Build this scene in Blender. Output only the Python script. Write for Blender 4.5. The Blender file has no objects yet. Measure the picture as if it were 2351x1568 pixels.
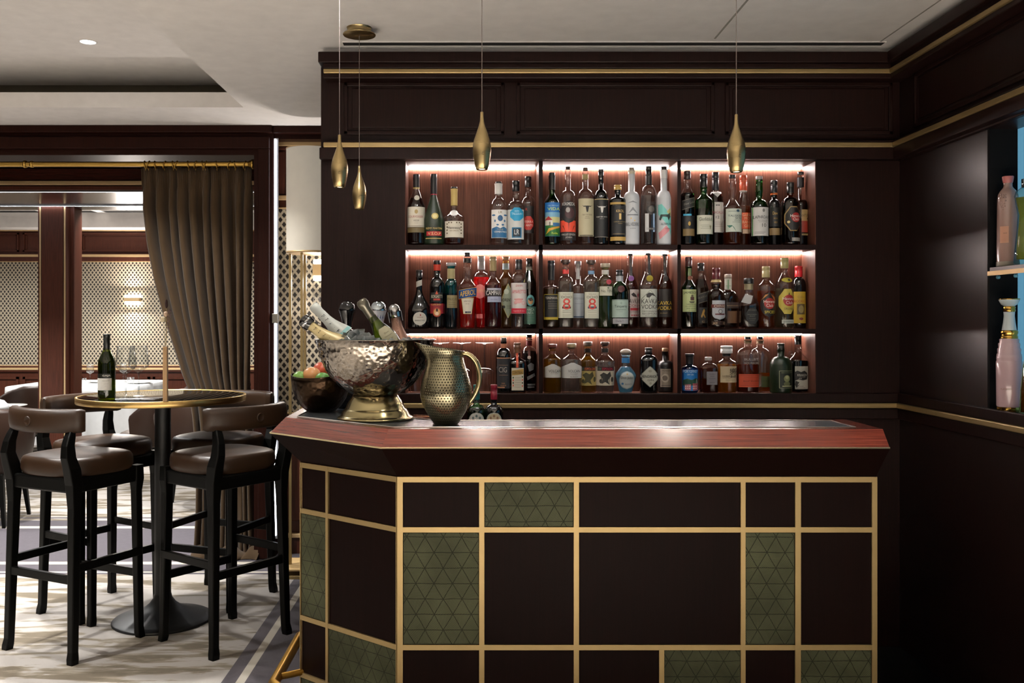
import bpy, math, random
from mathutils import Vector, Matrix
random.seed(7)
R = math.radians
sc = bpy.context.scene
# ---------------------------------------------------------------- camera
F = 2120.0; VX = 1090.0; VY = 740.0; CH = 1.457          # focal length in px, vanishing point, eye height
cd = bpy.data.cameras.new('camera'); cam = bpy.data.objects.new('camera', cd)
sc.collection.objects.link(cam); sc.camera = cam
cam.location = (0, 0, CH); cam.rotation_euler = (R(90), 0, 0)
cd.sensor_width = 36.0; cd.lens = 36.0 * F / 2351
cd.shift_x = (1175.5 - VX) / 2351; cd.shift_y = -(784 - VY) / 2351
cd.clip_start = 0.05; cd.clip_end = 60
cd.dof.use_dof = True; cd.dof.focus_distance = 3.7; cd.dof.aperture_fstop = 11
# ---------------------------------------------------------------- world, exposure
w = bpy.data.worlds.new('world'); sc.world = w; w.use_nodes = True
w.node_tree.nodes['Background'].inputs[0].default_value = (1.0, 0.955, 0.90, 1)
w.node_tree.nodes['Background'].inputs[1].default_value = 0.25
sc.view_settings.view_transform = 'Standard'; sc.view_settings.look = 'None'
sc.view_settings.gamma = 1.0; sc.view_settings.use_curve_mapping = False
sc.view_settings.exposure = 0.4
sc.cycles.transparent_max_bounces = 40; sc.cycles.max_bounces = 10
sc.cycles.transmission_bounces = 8; sc.cycles.diffuse_bounces = 4; sc.cycles.glossy_bounces = 4
sc.cycles.sample_clamp_indirect = 4.0; sc.cycles.caustics_reflective = False; sc.cycles.caustics_refractive = False
sc.cycles.use_denoising = True

def lamp(name, kind, loc, power, color=(1, .95, .88), size=.3, target=None, spot=None, size_y=None, blend=.6, spread=None):
    l = bpy.data.lights.new(name, kind); l.energy = power; l.color = color
    if kind == 'AREA':
        l.shape = 'RECTANGLE' if size_y else 'DISK'; l.size = size
        if size_y: l.size_y = size_y
        if spread: l.spread = R(spread)
    elif kind == 'SPOT':
        l.shadow_soft_size = size; l.spot_size = R(spot or 90); l.spot_blend = blend
    else: l.shadow_soft_size = size
    o = bpy.data.objects.new(name, l); sc.collection.objects.link(o); o.location = loc
    d = Vector(target or (loc[0], loc[1], loc[2] - 1)) - Vector(loc)
    o.rotation_euler = d.to_track_quat('-Z', 'Y').to_euler()
    return o
# coffer downlight, then unseen ceiling lamps; those around the camera are added fill
for x, y, z, p, sp_ in [(-1.985, 4.74, 2.87, 28, 110), (-3.1, 4.6, 2.87, 25, 110), (-2.6, 3.2, 2.87, 19, 100), (-1.9, 1.6, 2.87, 36, 80),
        (-3.6, 1.6, 2.87, 40, 80), (-1.8, 6.35, 2.63, 26, 120), (-3.2, 6.35, 2.63, 34, 120), (-4.6, 6.35, 2.63, 34, 120),
        (.6, .2, 2.62, 190, 60), (-.9, -.1, 2.62, 150, 66), (1.2, -.6, 2.62, 260, 62), (-.2, -1.6, 2.62, 220, 70), (-2.6, -.8, 2.62, 180, 75), (1.2, -2.0, 2.62, 240, 66)]:  # narrow unseen lamps added to bounce light off the floor onto the ceiling
    lamp('downlight_and_fill_lamp', 'AREA', (x, y, z), p * 1.3, (1, .985, .96), size=.12, spread=sp_)
for x in (-.45, .1, .65, 1.2):       # accent lamps of the bar ceiling turned towards the bottle shelves
    lamp('accent_lamp', 'SPOT', (x, 3.02, 2.62), 19, (1, .97, .94), size=.05, target=(x * .9 + .05, 4.13, 1.42), spot=66, blend=.95)
for x, y, p in [(-5.6, 9.3, 52), (-3.8, 9.5, 48), (-7.4, 9.3, 40), (-2.0, 9.6, 34), (-3.4, 8.7, 28)]:
    lamp('room_lamp', 'AREA', (x, y, 2.76), p, (1, .97, .93), size=.5, spread=150)

# ---------------------------------------------------------------- helpers
def W(px, py, D): return Vector(((px - VX) * D / F, D, CH - (py - VY) * D / F))
def hx(s):
    s = s.lstrip('#'); c = [int(s[i:i + 2], 16) / 255 for i in (0, 2, 4)]
    return tuple((v / 12.92 if v <= .04045 else ((v + .055) / 1.055) ** 2.4) for v in c) + (1,)
MC = {}
def nt(name):
    m = bpy.data.materials.new(name); m.use_nodes = True
    t = m.node_tree; b = t.nodes['Principled BSDF']
    return m, t, b, t.nodes, t.links
def N(t, kind, **kw):
    n = t.nodes.new(kind)
    for k, v in kw.items():
        if k.startswith('i_'):
            key = k[2:]; key = int(key) if key.isdigit() else key.replace('_', ' ')
            n.inputs[key].default_value = v
        else: setattr(n, k, v)
    return n
def plain(col, rough=.5, metal=0, name=None, coat=0, spec=.5, bump=None, emit=None, es=0, sheen=0):
    key = (col, rough, metal, coat, spec, bump, emit, es, sheen)
    if key in MC: return MC[key]
    m, t, b, n, l = nt(name or 'finish')
    c = hx(col) if isinstance(col, str) else tuple(col) + (1,)
    b.inputs['Base Color'].default_value = c
    b.inputs['Roughness'].default_value = rough; b.inputs['Metallic'].default_value = metal
    b.inputs['Coat Weight'].default_value = coat; b.inputs['Specular IOR Level'].default_value = spec
    b.inputs['Sheen Weight'].default_value = sheen
    if emit:
        b.inputs['Emission Color'].default_value = hx(emit); b.inputs['Emission Strength'].default_value = es
    # faint procedural tone variation so that nothing is perfectly flat
    no = N(t, 'ShaderNodeTexNoise', i_Scale=14.0, i_Detail=3.0)
    tc = N(t, 'ShaderNodeTexCoord'); l.new(tc.outputs['Object'], no.inputs['Vector'])
    mx = N(t, 'ShaderNodeMix', data_type='RGBA'); mx.inputs[6].default_value = tuple(v * .9 for v in c[:3]) + (1,)
    mx.inputs[7].default_value = tuple(min(1, v * 1.08) for v in c[:3]) + (1,)
    l.new(no.outputs[0], mx.inputs[0]); l.new(mx.outputs[2], b.inputs['Base Color'])
    if bump:
        no2 = N(t, 'ShaderNodeTexNoise', i_Scale=bump[0], i_Detail=4.0); l.new(tc.outputs['Object'], no2.inputs['Vector'])
        bp = N(t, 'ShaderNodeBump', i_Strength=bump[1], i_Distance=.002)
        l.new(no2.outputs[0], bp.inputs['Height']); l.new(bp.outputs[0], b.inputs['Normal'])
    MC[key] = m; return m
def wood(c1, c2, rough=.35, sc_=(60, 60, 1.2), coat=.2, name='wood', spec=.5, turn=0):
    m, t, b, n, l = nt(name)
    tc = N(t, 'ShaderNodeTexCoord'); mp = N(t, 'ShaderNodeMapping'); mp.inputs['Scale'].default_value = sc_
    mt = N(t, 'ShaderNodeMapping'); mt.inputs['Rotation'].default_value = (0, 0, R(turn)); l.new(tc.outputs['Object'], mt.inputs[0]); l.new(mt.outputs[0], mp.inputs[0])
    no = N(t, 'ShaderNodeTexNoise', i_Scale=4.0, i_Detail=7.0, i_Roughness=.65); l.new(mp.outputs[0], no.inputs['Vector'])
    cr = N(t, 'ShaderNodeValToRGB'); l.new(no.outputs[0], cr.inputs[0])
    cr.color_ramp.elements[0].position = .32; cr.color_ramp.elements[0].color = hx(c1)
    cr.color_ramp.elements[1].position = .68; cr.color_ramp.elements[1].color = hx(c2)
    l.new(cr.outputs[0], b.inputs['Base Color'])
    b.inputs['Roughness'].default_value = rough; b.inputs['Coat Weight'].default_value = coat
    b.inputs['Coat Roughness'].default_value = .25; b.inputs['Specular IOR Level'].default_value = spec
    bp = N(t, 'ShaderNodeBump', i_Strength=.12, i_Distance=.001); l.new(no.outputs[0], bp.inputs['Height']); l.new(bp.outputs[0], b.inputs['Normal'])
    return m
def brushed(col, rough=.33, sc_=(3, 3, 220), name='brass', metal=1.0, aniso=0):
    m, t, b, n, l = nt(name)
    b.inputs['Base Color'].default_value = hx(col); b.inputs['Metallic'].default_value = metal
    tc = N(t, 'ShaderNodeTexCoord'); mp = N(t, 'ShaderNodeMapping'); mp.inputs['Scale'].default_value = sc_
    l.new(tc.outputs['Object'], mp.inputs[0]); no = N(t, 'ShaderNodeTexNoise', i_Scale=3.0, i_Detail=5.0); l.new(mp.outputs[0], no.inputs['Vector'])
    mr = N(t, 'ShaderNodeMapRange'); mr.inputs['To Min'].default_value = rough - .1; mr.inputs['To Max'].default_value = rough + .12
    l.new(no.outputs[0], mr.inputs[0]); l.new(mr.outputs[0], b.inputs['Roughness'])
    bp = N(t, 'ShaderNodeBump', i_Strength=.06, i_Distance=.001); l.new(no.outputs[0], bp.inputs['Height']); l.new(bp.outputs[0], b.inputs['Normal'])
    return m
def thin_glass(col=(1, 1, 1), edge=(.8, .85, .85), rough=.03, refl=1.0, name='glass'):
    key = ('tg', col, edge, rough, refl)
    if key in MC: return MC[key]
    m, t, b, n, l = nt(name); n.remove(b); out = n['Material Output']
    lw = N(t, 'ShaderNodeLayerWeight', i_Blend=.5)
    mx = N(t, 'ShaderNodeMix', data_type='RGBA'); mx.inputs[6].default_value = tuple(col) + (1,); mx.inputs[7].default_value = tuple(edge) + (1,)
    pw = N(t, 'ShaderNodeMath', operation='POWER'); l.new(lw.outputs['Facing'], pw.inputs[0]); pw.inputs[1].default_value = 2.2
    l.new(pw.outputs[0], mx.inputs[0])
    tr = N(t, 'ShaderNodeBsdfTransparent'); l.new(mx.outputs[2], tr.inputs[0])
    gl = N(t, 'ShaderNodeBsdfGlossy', i_Roughness=rough); gl.inputs[0].default_value = (1, 1, 1, 1)
    fr = N(t, 'ShaderNodeMath', operation='POWER'); l.new(lw.outputs['Facing'], fr.inputs[0]); fr.inputs[1].default_value = 4.0
    mu = N(t, 'ShaderNodeMath', operation='MULTIPLY_ADD', use_clamp=True); mu.inputs[1].default_value = .75 * refl; mu.inputs[2].default_value = .045 * refl
    l.new(fr.outputs[0], mu.inputs[0])
    ms = N(t, 'ShaderNodeMixShader'); l.new(mu.outputs[0], ms.inputs[0]); l.new(tr.outputs[0], ms.inputs[1]); l.new(gl.outputs[0], ms.inputs[2])
    l.new(ms.outputs[0], out.inputs[0]); MC[key] = m; return m
def liquid(col, body=.35, name='liquid'):
    key = ('liq', col, body)
    if key in MC: return MC[key]
    m, t, b, n, l = nt(name); n.remove(b); out = n['Material Output']
    c = hx(col)
    tr = N(t, 'ShaderNodeBsdfTransparent'); tr.inputs[0].default_value = c
    tl = N(t, 'ShaderNodeBsdfTranslucent'); tl.inputs[0].default_value = c
    df = N(t, 'ShaderNodeBsdfDiffuse'); df.inputs[0].default_value = tuple(v * .6 for v in c[:3]) + (1,)
    a = N(t, 'ShaderNodeMixShader'); a.inputs[0].default_value = .4; l.new(tl.outputs[0], a.inputs[1]); l.new(df.outputs[0], a.inputs[2])
    ms = N(t, 'ShaderNodeMixShader'); ms.inputs[0].default_value = body; l.new(tr.outputs[0], ms.inputs[1]); l.new(a.outputs[0], ms.inputs[2])
    l.new(ms.outputs[0], out.inputs[0]); MC[key] = m; return m

class MB:
    def __init__(s): s.v = []; s.f = []; s.m = []; s.mats = []; s.sm = []
    def mi(s, mat):
        if mat not in s.mats: s.mats.append(mat)
        return s.mats.index(mat)
    def add(s, vs, fs, mat=None, smooth=False):
        o = len(s.v); s.v += [tuple(v) for v in vs]; i = s.mi(mat) if mat else 0
        for f in fs: s.f.append(tuple(o + k for k in f)); s.m.append(i); s.sm.append(smooth)
    def box(s, x0, x1, y0, y1, z0, z1, mat=None):
        vs = [(x, y, z) for z in (z0, z1) for y in (y0, y1) for x in (x0, x1)]
        s.add(vs, [(0, 2, 3, 1), (4, 5, 7, 6), (0, 1, 5, 4), (2, 6, 7, 3), (0, 4, 6, 2), (1, 3, 7, 5)], mat); return s
    def rings(s, rs, mat=None, cap0=True, cap1=True, smooth=True, closed=True):
        n = len(rs[0]); vs = [p for r in rs for p in r]; fs = []
        m = n if closed else n - 1
        for i in range(len(rs) - 1):
            for j in range(m):
                k = (j + 1) % n
                fs.append((i * n + j, i * n + k, (i + 1) * n + k, (i + 1) * n + j))
        s.add(vs, fs, mat, smooth)
        if cap0: s.add(rs[0], [tuple(range(n))[::-1]], mat)
        if cap1: s.add(rs[-1], [tuple(range(n))], mat)
        return s
    def lathe(s, prof, c=(0, 0, 0), seg=24, mat=None, n=2, ky=1, cap0=True, cap1=True, smooth=True, rot=None):
        rs = []
        for r, z in prof:
            ring = []
            for j in range(seg):
                a = 2 * math.pi * j / seg; ca, sa = math.cos(a), math.sin(a)
                k = 1 if n == 2 else 1 / ((abs(ca) ** n + abs(sa) ** n) ** (1 / n))
                p = Vector((r * ca * k, r * sa * k * ky, z))
                if rot: p = rot @ p
                ring.append((c[0] + p[0], c[1] + p[1], c[2] + p[2]))
            rs.append(ring)
        return s.rings(rs, mat, cap0, cap1, smooth)
    def tube(s, pts, r, seg=8, mat=None, smooth=True, square=False, closed=False):
        pts = [Vector(p) for p in pts]; rs = []; up = Vector((0, 0, 1))
        rr = r if isinstance(r, (list, tuple)) else [r] * len(pts)
        prev = None
        for i, p in enumerate(pts):
            if closed: d = pts[(i + 1) % len(pts)] - pts[i - 1]
            else: d = pts[min(i + 1, len(pts) - 1)] - pts[max(i - 1, 0)]
            d.normalize()
            if prev is None:
                a = up if abs(d.z) < .9 else Vector((0, 1, 0)); u = d.cross(a).normalized()
            else: u = (prev - d * prev.dot(d)).normalized()
            prev = u; v = d.cross(u)
            sg = 4 if square else seg
            ph = math.pi / 4 if square else 0
            rs.append([p + (u * math.cos(2 * math.pi * j / sg + ph) + v * math.sin(2 * math.pi * j / sg + ph)) * rr[i] for j in range(sg)])
        if closed: rs.append(rs[0])
        return s.rings(rs, mat, not closed, not closed, smooth and not square)
    def poly(s, pts, z0, z1, mat=None):
        n = len(pts); vs = [(x, y, z0) for x, y in pts] + [(x, y, z1) for x, y in pts]
        s.add(vs, [tuple(range(n))[::-1], tuple(range(n, 2 * n))] + [(i, (i + 1) % n, n + (i + 1) % n, n + i) for i in range(n)], mat); return s
    def ball(s, c, r, mat=None, seg=16, k=(1, 1, 1)):
        rs = []
        for i in range(1, seg // 2):
            a = math.pi * i / (seg // 2)
            rs.append([(c[0] + r * k[0] * math.sin(a) * math.cos(2 * math.pi * j / seg), c[1] + r * k[1] * math.sin(a) * math.sin(2 * math.pi * j / seg), c[2] - r * k[2] * math.cos(a)) for j in range(seg)])
        return s.rings(rs, mat)
    def build(s, name, mat=None, parent=None, bevel=0, subd=0, seg=2, label=None, **tags):
        me = bpy.data.meshes.new(name); me.from_pydata(s.v, [], s.f)
        ms = [m for m in s.mats if m]
        if mat and not ms: me.materials.append(mat)
        else:
            for m in s.mats: me.materials.append(m or mat)
            me.polygons.foreach_set('material_index', s.m)
        me.polygons.foreach_set('use_smooth', s.sm)
        me.update()
        o = bpy.data.objects.new(name, me); sc.collection.objects.link(o)
        if parent: o.parent = parent
        if bevel:
            b = o.modifiers.new('bevel', 'BEVEL'); b.width = bevel; b.segments = seg; b.limit_method = 'ANGLE'; b.angle_limit = R(35)
        if subd:
            b = o.modifiers.new('subd', 'SUBSURF'); b.levels = b.render_levels = subd
        if label: o['label'] = label
        for k, v in tags.items(): o[k] = v
        return o
def box(*a): return MB().box(*a)
def thing(name, loc, label, cat, group=None, rz=0):
    o = bpy.data.objects.new(name, None); sc.collection.objects.link(o); o.location = loc; o.rotation_euler = (0, 0, rz)
    o.empty_display_size = .05; o['label'] = label; o['category'] = cat
    if group: o['group'] = group
    return o
def tag(o, label, cat, group=None):
    o['label'] = label; o['category'] = cat
    if group: o['group'] = group
    return o
def S(o): o['kind'] = 'structure'; return o
def dup(root, loc, rz, label, group=None):
    r = root.copy(); sc.collection.objects.link(r); r.location = loc; r.rotation_euler = (0, 0, rz); r['label'] = label
    if group: r['group'] = group
    for ch in root.children:
        c = ch.copy(); sc.collection.objects.link(c); c.parent = r
        for g in ch.children:
            d = g.copy(); sc.collection.objects.link(d); d.parent = c
    return r
TC = {}
def text2d(s):
    """unit-normalised letter shapes of a word: verts with x,y in 0..1 and faces"""
    if s in TC: return TC[s]
    cu = bpy.data.curves.new('t', 'FONT'); cu.body = s; cu.size = 1; cu.resolution_u = 3
    ob = bpy.data.objects.new('t', cu); me = bpy.data.meshes.new_from_object(ob)
    vs = [v.co.copy() for v in me.vertices]; fs = [tuple(p.vertices) for p in me.polygons]
    bpy.data.objects.remove(ob); bpy.data.curves.remove(cu); bpy.data.meshes.remove(me)
    if not vs: TC[s] = ([], []); return TC[s]
    x0 = min(v.x for v in vs); x1 = max(v.x for v in vs); y0 = min(v.y for v in vs); y1 = max(v.y for v in vs)
    TC[s] = ([((v.x - x0) / (x1 - x0 or 1), (v.y - y0) / (y1 - y0 or 1)) for v in vs], fs); return TC[s]

# ---------------------------------------------------------------- materials
WD = wood('110807', '1f100d', .42, name='dark_mahogany', coat=0, spec=.1)               # bar walls
WR = wood('391b11', '5a2f20', .42, name='red_mahogany', coat=0, spec=.3)
WM = wood('190b08', '2b130d', .42, name='dimmed_doorway_mahogany', coat=0, spec=.06)               # doorway wood, its colour darkened for the weaker light there
WN = wood('371d15', '5a3628', .5, name='niche_mahogany', coat=0, spec=.15)
WT = [wood('4c1d15', '883d2e', .24, (1.2, 60, 60), coat=.5, name='counter_mahogany', turn=q) for q in (0, 42, 90)]
GOLD = brushed('9c865c', .42, name='brushed_brass', metal=.75)
GOLDF = brushed('d8b98a', .45, name='pale_brass', metal=.6)
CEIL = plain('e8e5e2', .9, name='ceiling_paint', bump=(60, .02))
BLACK = plain('050504', .4, name='black_lacquer', spec=.15)
BLKM = plain('070708', .5, name='black_metal')
def leather(c, name='leather'):
    m = plain(c, .40, name=name, coat=0, spec=.3, bump=(420, .12)); return m
LEA = leather('2c1d11')
LEAD = leather('46311f' if 0 else '2c1d15')
GREENL = None
def X(px, D): return (px - VX) * D / F
def Z(py, D): return CH - (py - VY) * D / F
BW = 4.13; XR = 1.90; ZC = 2.665; YF = -3.2
# ---------------------------------------------------------------- floor: cream streaked carpet with plum border bands
def carpet():
    m, t, b, n, l = nt('carpet')
    tc = N(t, 'ShaderNodeTexCoord'); sp = N(t, 'ShaderNodeSeparateXYZ'); l.new(tc.outputs['Object'], sp.inputs[0])
    mp = N(t, 'ShaderNodeMapping'); mp.inputs['Scale'].default_value = (.8, 4.5, 1); mp.inputs['Rotation'].default_value = (0, 0, R(8))
    l.new(tc.outputs['Object'], mp.inputs[0])
    n1 = N(t, 'ShaderNodeTexNoise', i_Scale=2.6, i_Detail=6.0, i_Roughness=.62, i_Distortion=.6); l.new(mp.outputs[0], n1.inputs['Vector'])
    mp2 = N(t, 'ShaderNodeMapping'); mp2.inputs['Scale'].default_value = (1, 3.2, 1); mp2.inputs['Rotation'].default_value = (0, 0, R(-38))
    l.new(tc.outputs['Object'], mp2.inputs[0])
    n2 = N(t, 'ShaderNodeTexNoise', i_Scale=1.7, i_Detail=5.0, i_Distortion=1.2); l.new(mp2.outputs[0], n2.inputs['Vector'])
    mul = N(t, 'ShaderNodeMath', operation='ADD'); l.new(n1.outputs[0], mul.inputs[0]); l.new(n2.outputs[0], mul.inputs[1])
    cr = N(t, 'ShaderNodeValToRGB'); l.new(mul.outputs[0], cr.inputs[0])
    e = cr.color_ramp.elements; e[0].position = .88; e[0].color = hx('5f5546'); e[1].position = 1.05; e[1].color = hx('96908a')
    k = e.new(.95); k.color = hx('7b7263')
    hf = N(t, 'ShaderNodeMath', operation='MULTIPLY'); hf.inputs[1].default_value = 1.0
    # border masks
    plum = hx('3f3a40'); line = hx('a49d90')
    n3 = N(t, 'ShaderNodeTexNoise', i_Scale=30.0, i_Detail=3.0); l.new(tc.outputs['Object'], n3.inputs['Vector'])
    pc = N(t, 'ShaderNodeValToRGB'); l.new(n3.outputs[0], pc.inputs[0]); pc.color_ramp.elements[0].color = hx('353136'); pc.color_ramp.elements[1].color = hx('4d474d')
    def between(src, a, bb):
        g = N(t, 'ShaderNodeMath', operation='GREATER_THAN'); l.new(src, g.inputs[0]); g.inputs[1].default_value = a
        h = N(t, 'ShaderNodeMath', operation='LESS_THAN'); l.new(src, h.inputs[0]); h.inputs[1].default_value = bb
        k = N(t, 'ShaderNodeMath', operation='MULTIPLY'); l.new(g.outputs[0], k.inputs[0]); l.new(h.outputs[0], k.inputs[1]); return k.outputs[0]
    def op(a, c, o):
        k = N(t, 'ShaderNodeMath', operation=o); l.new(a, k.inputs[0])
        if isinstance(c, (int, float)): k.inputs[1].default_value = c
        else: l.new(c, k.inputs[1])
        return k.outputs[0]
    x, y = sp.outputs[0], sp.outputs[1]
    near = between(y, 2.35, 5.34)  # unseen floor nearer the camera kept cream to bounce light onto the ceiling
    side = op(between(x, -1.026, 9), near, 'MULTIPLY')
    sline = op(between(x, -.968, -.931), between(y, -9, 5.42), 'MULTIPLY')
    band = between(y, 5.34, 6.79)
    bl1 = between(y, 5.56, 5.62); bl2 = between(y, 6.53, 6.60); bl3 = between(y, 5.375, 5.40)
    lines = op(op(bl1, bl2, 'ADD'), bl3, 'ADD'); lines = op(lines, op(x, 5, 'LESS_THAN'), 'MULTIPLY')
    dark = op(side, band, 'MAXIMUM'); lin = op(op(sline, lines, 'MAXIMUM'), dark, 'MULTIPLY')
    far = between(y, 6.86, 6.90); dark = op(dark, far, 'MAXIMUM')
    m1 = N(t, 'ShaderNodeMix', data_type='RGBA'); l.new(dark, m1.inputs[0]); l.new(cr.outputs[0], m1.inputs[6]); l.new(pc.outputs[0], m1.inputs[7])
    m2 = N(t, 'ShaderNodeMix', data_type='RGBA'); l.new(lin, m2.inputs[0]); l.new(m1.outputs[2], m2.inputs[6]); m2.inputs[7].default_value = line
    l.new(m2.outputs[2], b.inputs['Base Color']); b.inputs['Roughness'].default_value = .95; b.inputs['Sheen Weight'].default_value = .2
    b.inputs['Specular IOR Level'].default_value = .1
    n4 = N(t, 'ShaderNodeTexNoise', i_Scale=380.0, i_Detail=2.0); l.new(tc.outputs['Object'], n4.inputs['Vector'])
    bp = N(t, 'ShaderNodeBump', i_Strength=.35, i_Distance=.004); l.new(n4.outputs[0], bp.inputs['Height']); l.new(bp.outputs[0], b.inputs['Normal'])
    return m
S(box(-9.5, 2.3, YF, 12.2, -.1, 0).build('floor', carpet()))

S(box(-.08, XR, 3.26, BW, .0, .006).build('floor', plain('0a0909', .6, name='dark_service_floor', spec=.1)))     # dark floor of the aisle behind the bar
# ---------------------------------------------------------------- ceiling with coffer (tray) and far room ceiling
c = MB(); tx, ty0, ty1 = -1.30, 1.2, 5.19
c.box(tx, 2.3, YF, 7.3, ZC, ZC + .035); c.box(-9.5, tx, ty1, 7.3, ZC, ZC + .035); c.box(-9.5, tx, YF, ty0, ZC, ZC + .035)
c.box(tx, tx + .03, ty0, ty1 + .03, ZC + .035, ZC + .085); c.box(-9.5, tx, ty1, ty1 + .03, ZC + .035, ZC + .085); c.box(-9.5, tx, ty0 - .03, ty0, ZC + .035, ZC + .085)
c.box(-9.5, -.85, .8, 5.66, 2.90, 2.94)
S(c.build('ceiling', CEIL))
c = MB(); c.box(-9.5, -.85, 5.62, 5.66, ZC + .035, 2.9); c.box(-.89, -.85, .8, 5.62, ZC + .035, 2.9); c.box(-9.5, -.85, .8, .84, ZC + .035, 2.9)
S(c.build('ceiling', plain('6e6758', .9, name='cove_tone')))  # cove walls in a darker tone than the ceiling
S(box(-9.5, 2.3, 8.3, 12.2, 2.78, 2.86).build('ceiling', CEIL))
# fascia and slot vents of the far room
FW = 11.5
c = MB(); c.box(-9.5, .5, FW - .35, FW, Z(522, FW - .35), 2.80)
S(c.build('trim_1', CEIL))
def slot(name, x0, x1, y0, y1, z, n, label):
    t = thing(name, ((x0 + x1) / 2, (y0 + y1) / 2, z), label, 'vent'); ox, oy = (x0 + x1) / 2, (y0 + y1) / 2
    f = MB(); a = .006
    f.box(x0 - ox, x1 - ox, y0 - oy - a, y0 - oy, -.004, 0); f.box(x0 - ox, x1 - ox, y1 - oy, y1 - oy + a, -.004, 0)
    f.build('frame', CEIL, t)
    box(x0 - ox, x1 - ox, y0 - oy, y1 - oy, -.002, 0).build('slot', plain('050505', .8), t)
    for i in range(1, n):
        xx = x0 - ox + (x1 - x0) * i / n
        box(xx - .004, xx + .004, y0 - oy, y1 - oy, -.0035, -.001).build('divider', plain('151515', .6), t)
slot('slot_vent', X(790, 4.03), X(2028, 4.0), 3.975, 4.025, ZC, 1, 'long black linear slot vent in the ceiling above the bar shelves')
for a, bb in ((-30, 34), (36, 87), (180, 215), (237, 297), (299, 345)):
    slot('slot_vent', X(a, 11), X(bb, 11), 10.9, 11.1, 2.779, 1, {-30: 'dark slot vent at the far left in the dining room ceiling', 36: 'dark slot vent in the dining room ceiling, just left of the brass lined column', 180: 'short dark slot vent just right of the brass lined column', 237: 'dark slot vent in the dining room ceiling above the lit wall sconce', 299: 'dark slot vent in the dining room ceiling beside the curtain'}[a])
# access panel joints in the bar ceiling (thin recessed seams)
g = MB(); sm = plain('7d7a74', .8, name='seam')
g.box(1.018, 1.026, .3, 3.93, ZC - .0015, ZC + .001); g.box(1.742, 1.748, .3, 3.97, ZC - .0015, ZC + .001)
S(g.build('trim_2', sm))

# ---------------------------------------------------------------- bar wall (with the three by three niche)
cols = [(930, 1237), (1246, 1555), (1563, 1873)]; rows = [(369, 562), (573, 755), (766, 905)]
nx0, nx1 = X(930, BW), X(1873, BW); nz0, nz1 = Z(905, BW), Z(369, BW); ND = .17
xl = X(737, BW)
wb = MB()
wb.box(xl, nx0, BW, 5.85, 0, nz1); wb.box(nx1, XR + .4, BW, BW + .3, 0, nz1); wb.box(xl, XR + .4, BW, BW + .3, nz1, ZC + .035); wb.box(nx0, nx1, BW, BW + .3, 0, nz0)
wb.box(nx0, nx1, BW + ND + .02, BW + .3, nz0, nz1); wb.box(xl, nx0, BW + .2, 5.85, nz1, ZC + .035)
S(wb.build('wall_back', WD))
def band(name, y0, y1, xa, out, mat, right=True, bev=.004, zz=None, n=[3]):
    """horizontal moulding running along the bar wall and on along the right wall"""
    z1, z0 = zz or (Z(y0, BW - out), Z(y1, BW - out)); m = MB()
    m.box(X(xa, BW - out), XR, BW - out, BW, z0, z1)
    if right: m.box(XR - out, XR, YF, BW - out, z0, z1)
    o = S(m.build('trim_%d' % n[0], mat, bevel=bev)); n[0] += 1; return o
band('t', 118, 143, 730, .10, WD); band('t', 143, 157, 742, .075, WD)
band('t', 157, 168, 742, .085, GOLD); band('t', 168, 180, 742, .075, WD)
band('t', 322, 327, 748, .05, WD); band('t', 326, 338, 742, .06, GOLD); band('t', 338, 365, 733, .055, WD)
S(box(X(733, BW - .05) , XR, BW - .05, BW + .01, ZC - .02, ZC).build('trim_12', CEIL))
z = Z(931.5, BW - .02)
band('t', 0, 0, 738, .016, WD, zz=(z + .055, z + .012)); band('t', 0, 0, 738, .026, GOLD, zz=(z + .0115, z - .0115)); band('t', 0, 0, 738, .016, WD, zz=(z - .012, z - .06))
# raised frieze panels
fr = MB()
def frame_panel(m, x0, x1, z0, z1, y, t=.018, d=.012):
    for a in ((x0, x1, z0, z0 + t), (x0, x1, z1 - t, z1), (x0, x0 + t, z0, z1), (x1 - t, x1, z0, z1)): m.box(a[0], a[1], y - d, y + .001, a[2], a[3])
for x0, x1 in ((790, 1158), (1186, 1640), (1664, 2048)):
    frame_panel(fr, X(x0, BW), X(x1, BW), Z(310, BW), Z(190, BW), BW)
    fr.box(X(x0 + 18, BW), X(x1 - 18, BW), BW - .007, BW + .001, Z(294, BW), Z(204, BW))
for y0, y1 in ((2.05, 3.98), (.4, 1.9)):
    for (a, b_, zz0, zz1) in ((y0, y1, Z(310, BW), Z(310, BW) + .018), (y0, y1, Z(190, BW) - .018, Z(190, BW)), (y0, y0 + .018, Z(310, BW), Z(190, BW)), (y1 - .018, y1, Z(310, BW), Z(190, BW))):
        fr.box(XR - .012, XR + .001, a, b_, zz0, zz1)
    fr.box(XR - .007, XR + .001, y0 + .04, y1 - .04, Z(294, BW), Z(204, BW))
S(fr.build('trim_13', WD, bevel=.003))
# ---------------------------------------------------------------- right wall with glowing glass niche
DN = 3.422; nt_, nb = Z(298, DN), Z(940, DN); XB = XR + .105
wr = MB()
wr.box(XR, XR + .3, DN, BW, 0, ZC + .035); wr.box(XR, XR + .3, YF, DN, 0, nb); wr.box(XR, XR + .3, YF, DN, nt_, ZC + .035); wr.box(XB + .02, XR + .3, YF, DN, nb, nt_); wr.box(XR, XR + .3, YF, 1.2, nb, nt_)
S(wr.build('wall_right', wood('110807', '1f100d', .34, name='satin_mahogany', coat=0, spec=.5)))
rm = MB(); rm.box(XR - .012, XR + .0, 1.2, DN + .0, nb - .03, nb); rm.box(XR - .02, XR, 1.2, BW - .03, nt_, nt_ + .05)
S(rm.build('trim_14', WD, bevel=.003))
S(box(XR + .001, XB, DN - .012, DN, nb, nt_).build('trim_15', plain('040405', .8, name='niche_side', spec=.1)))
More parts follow.
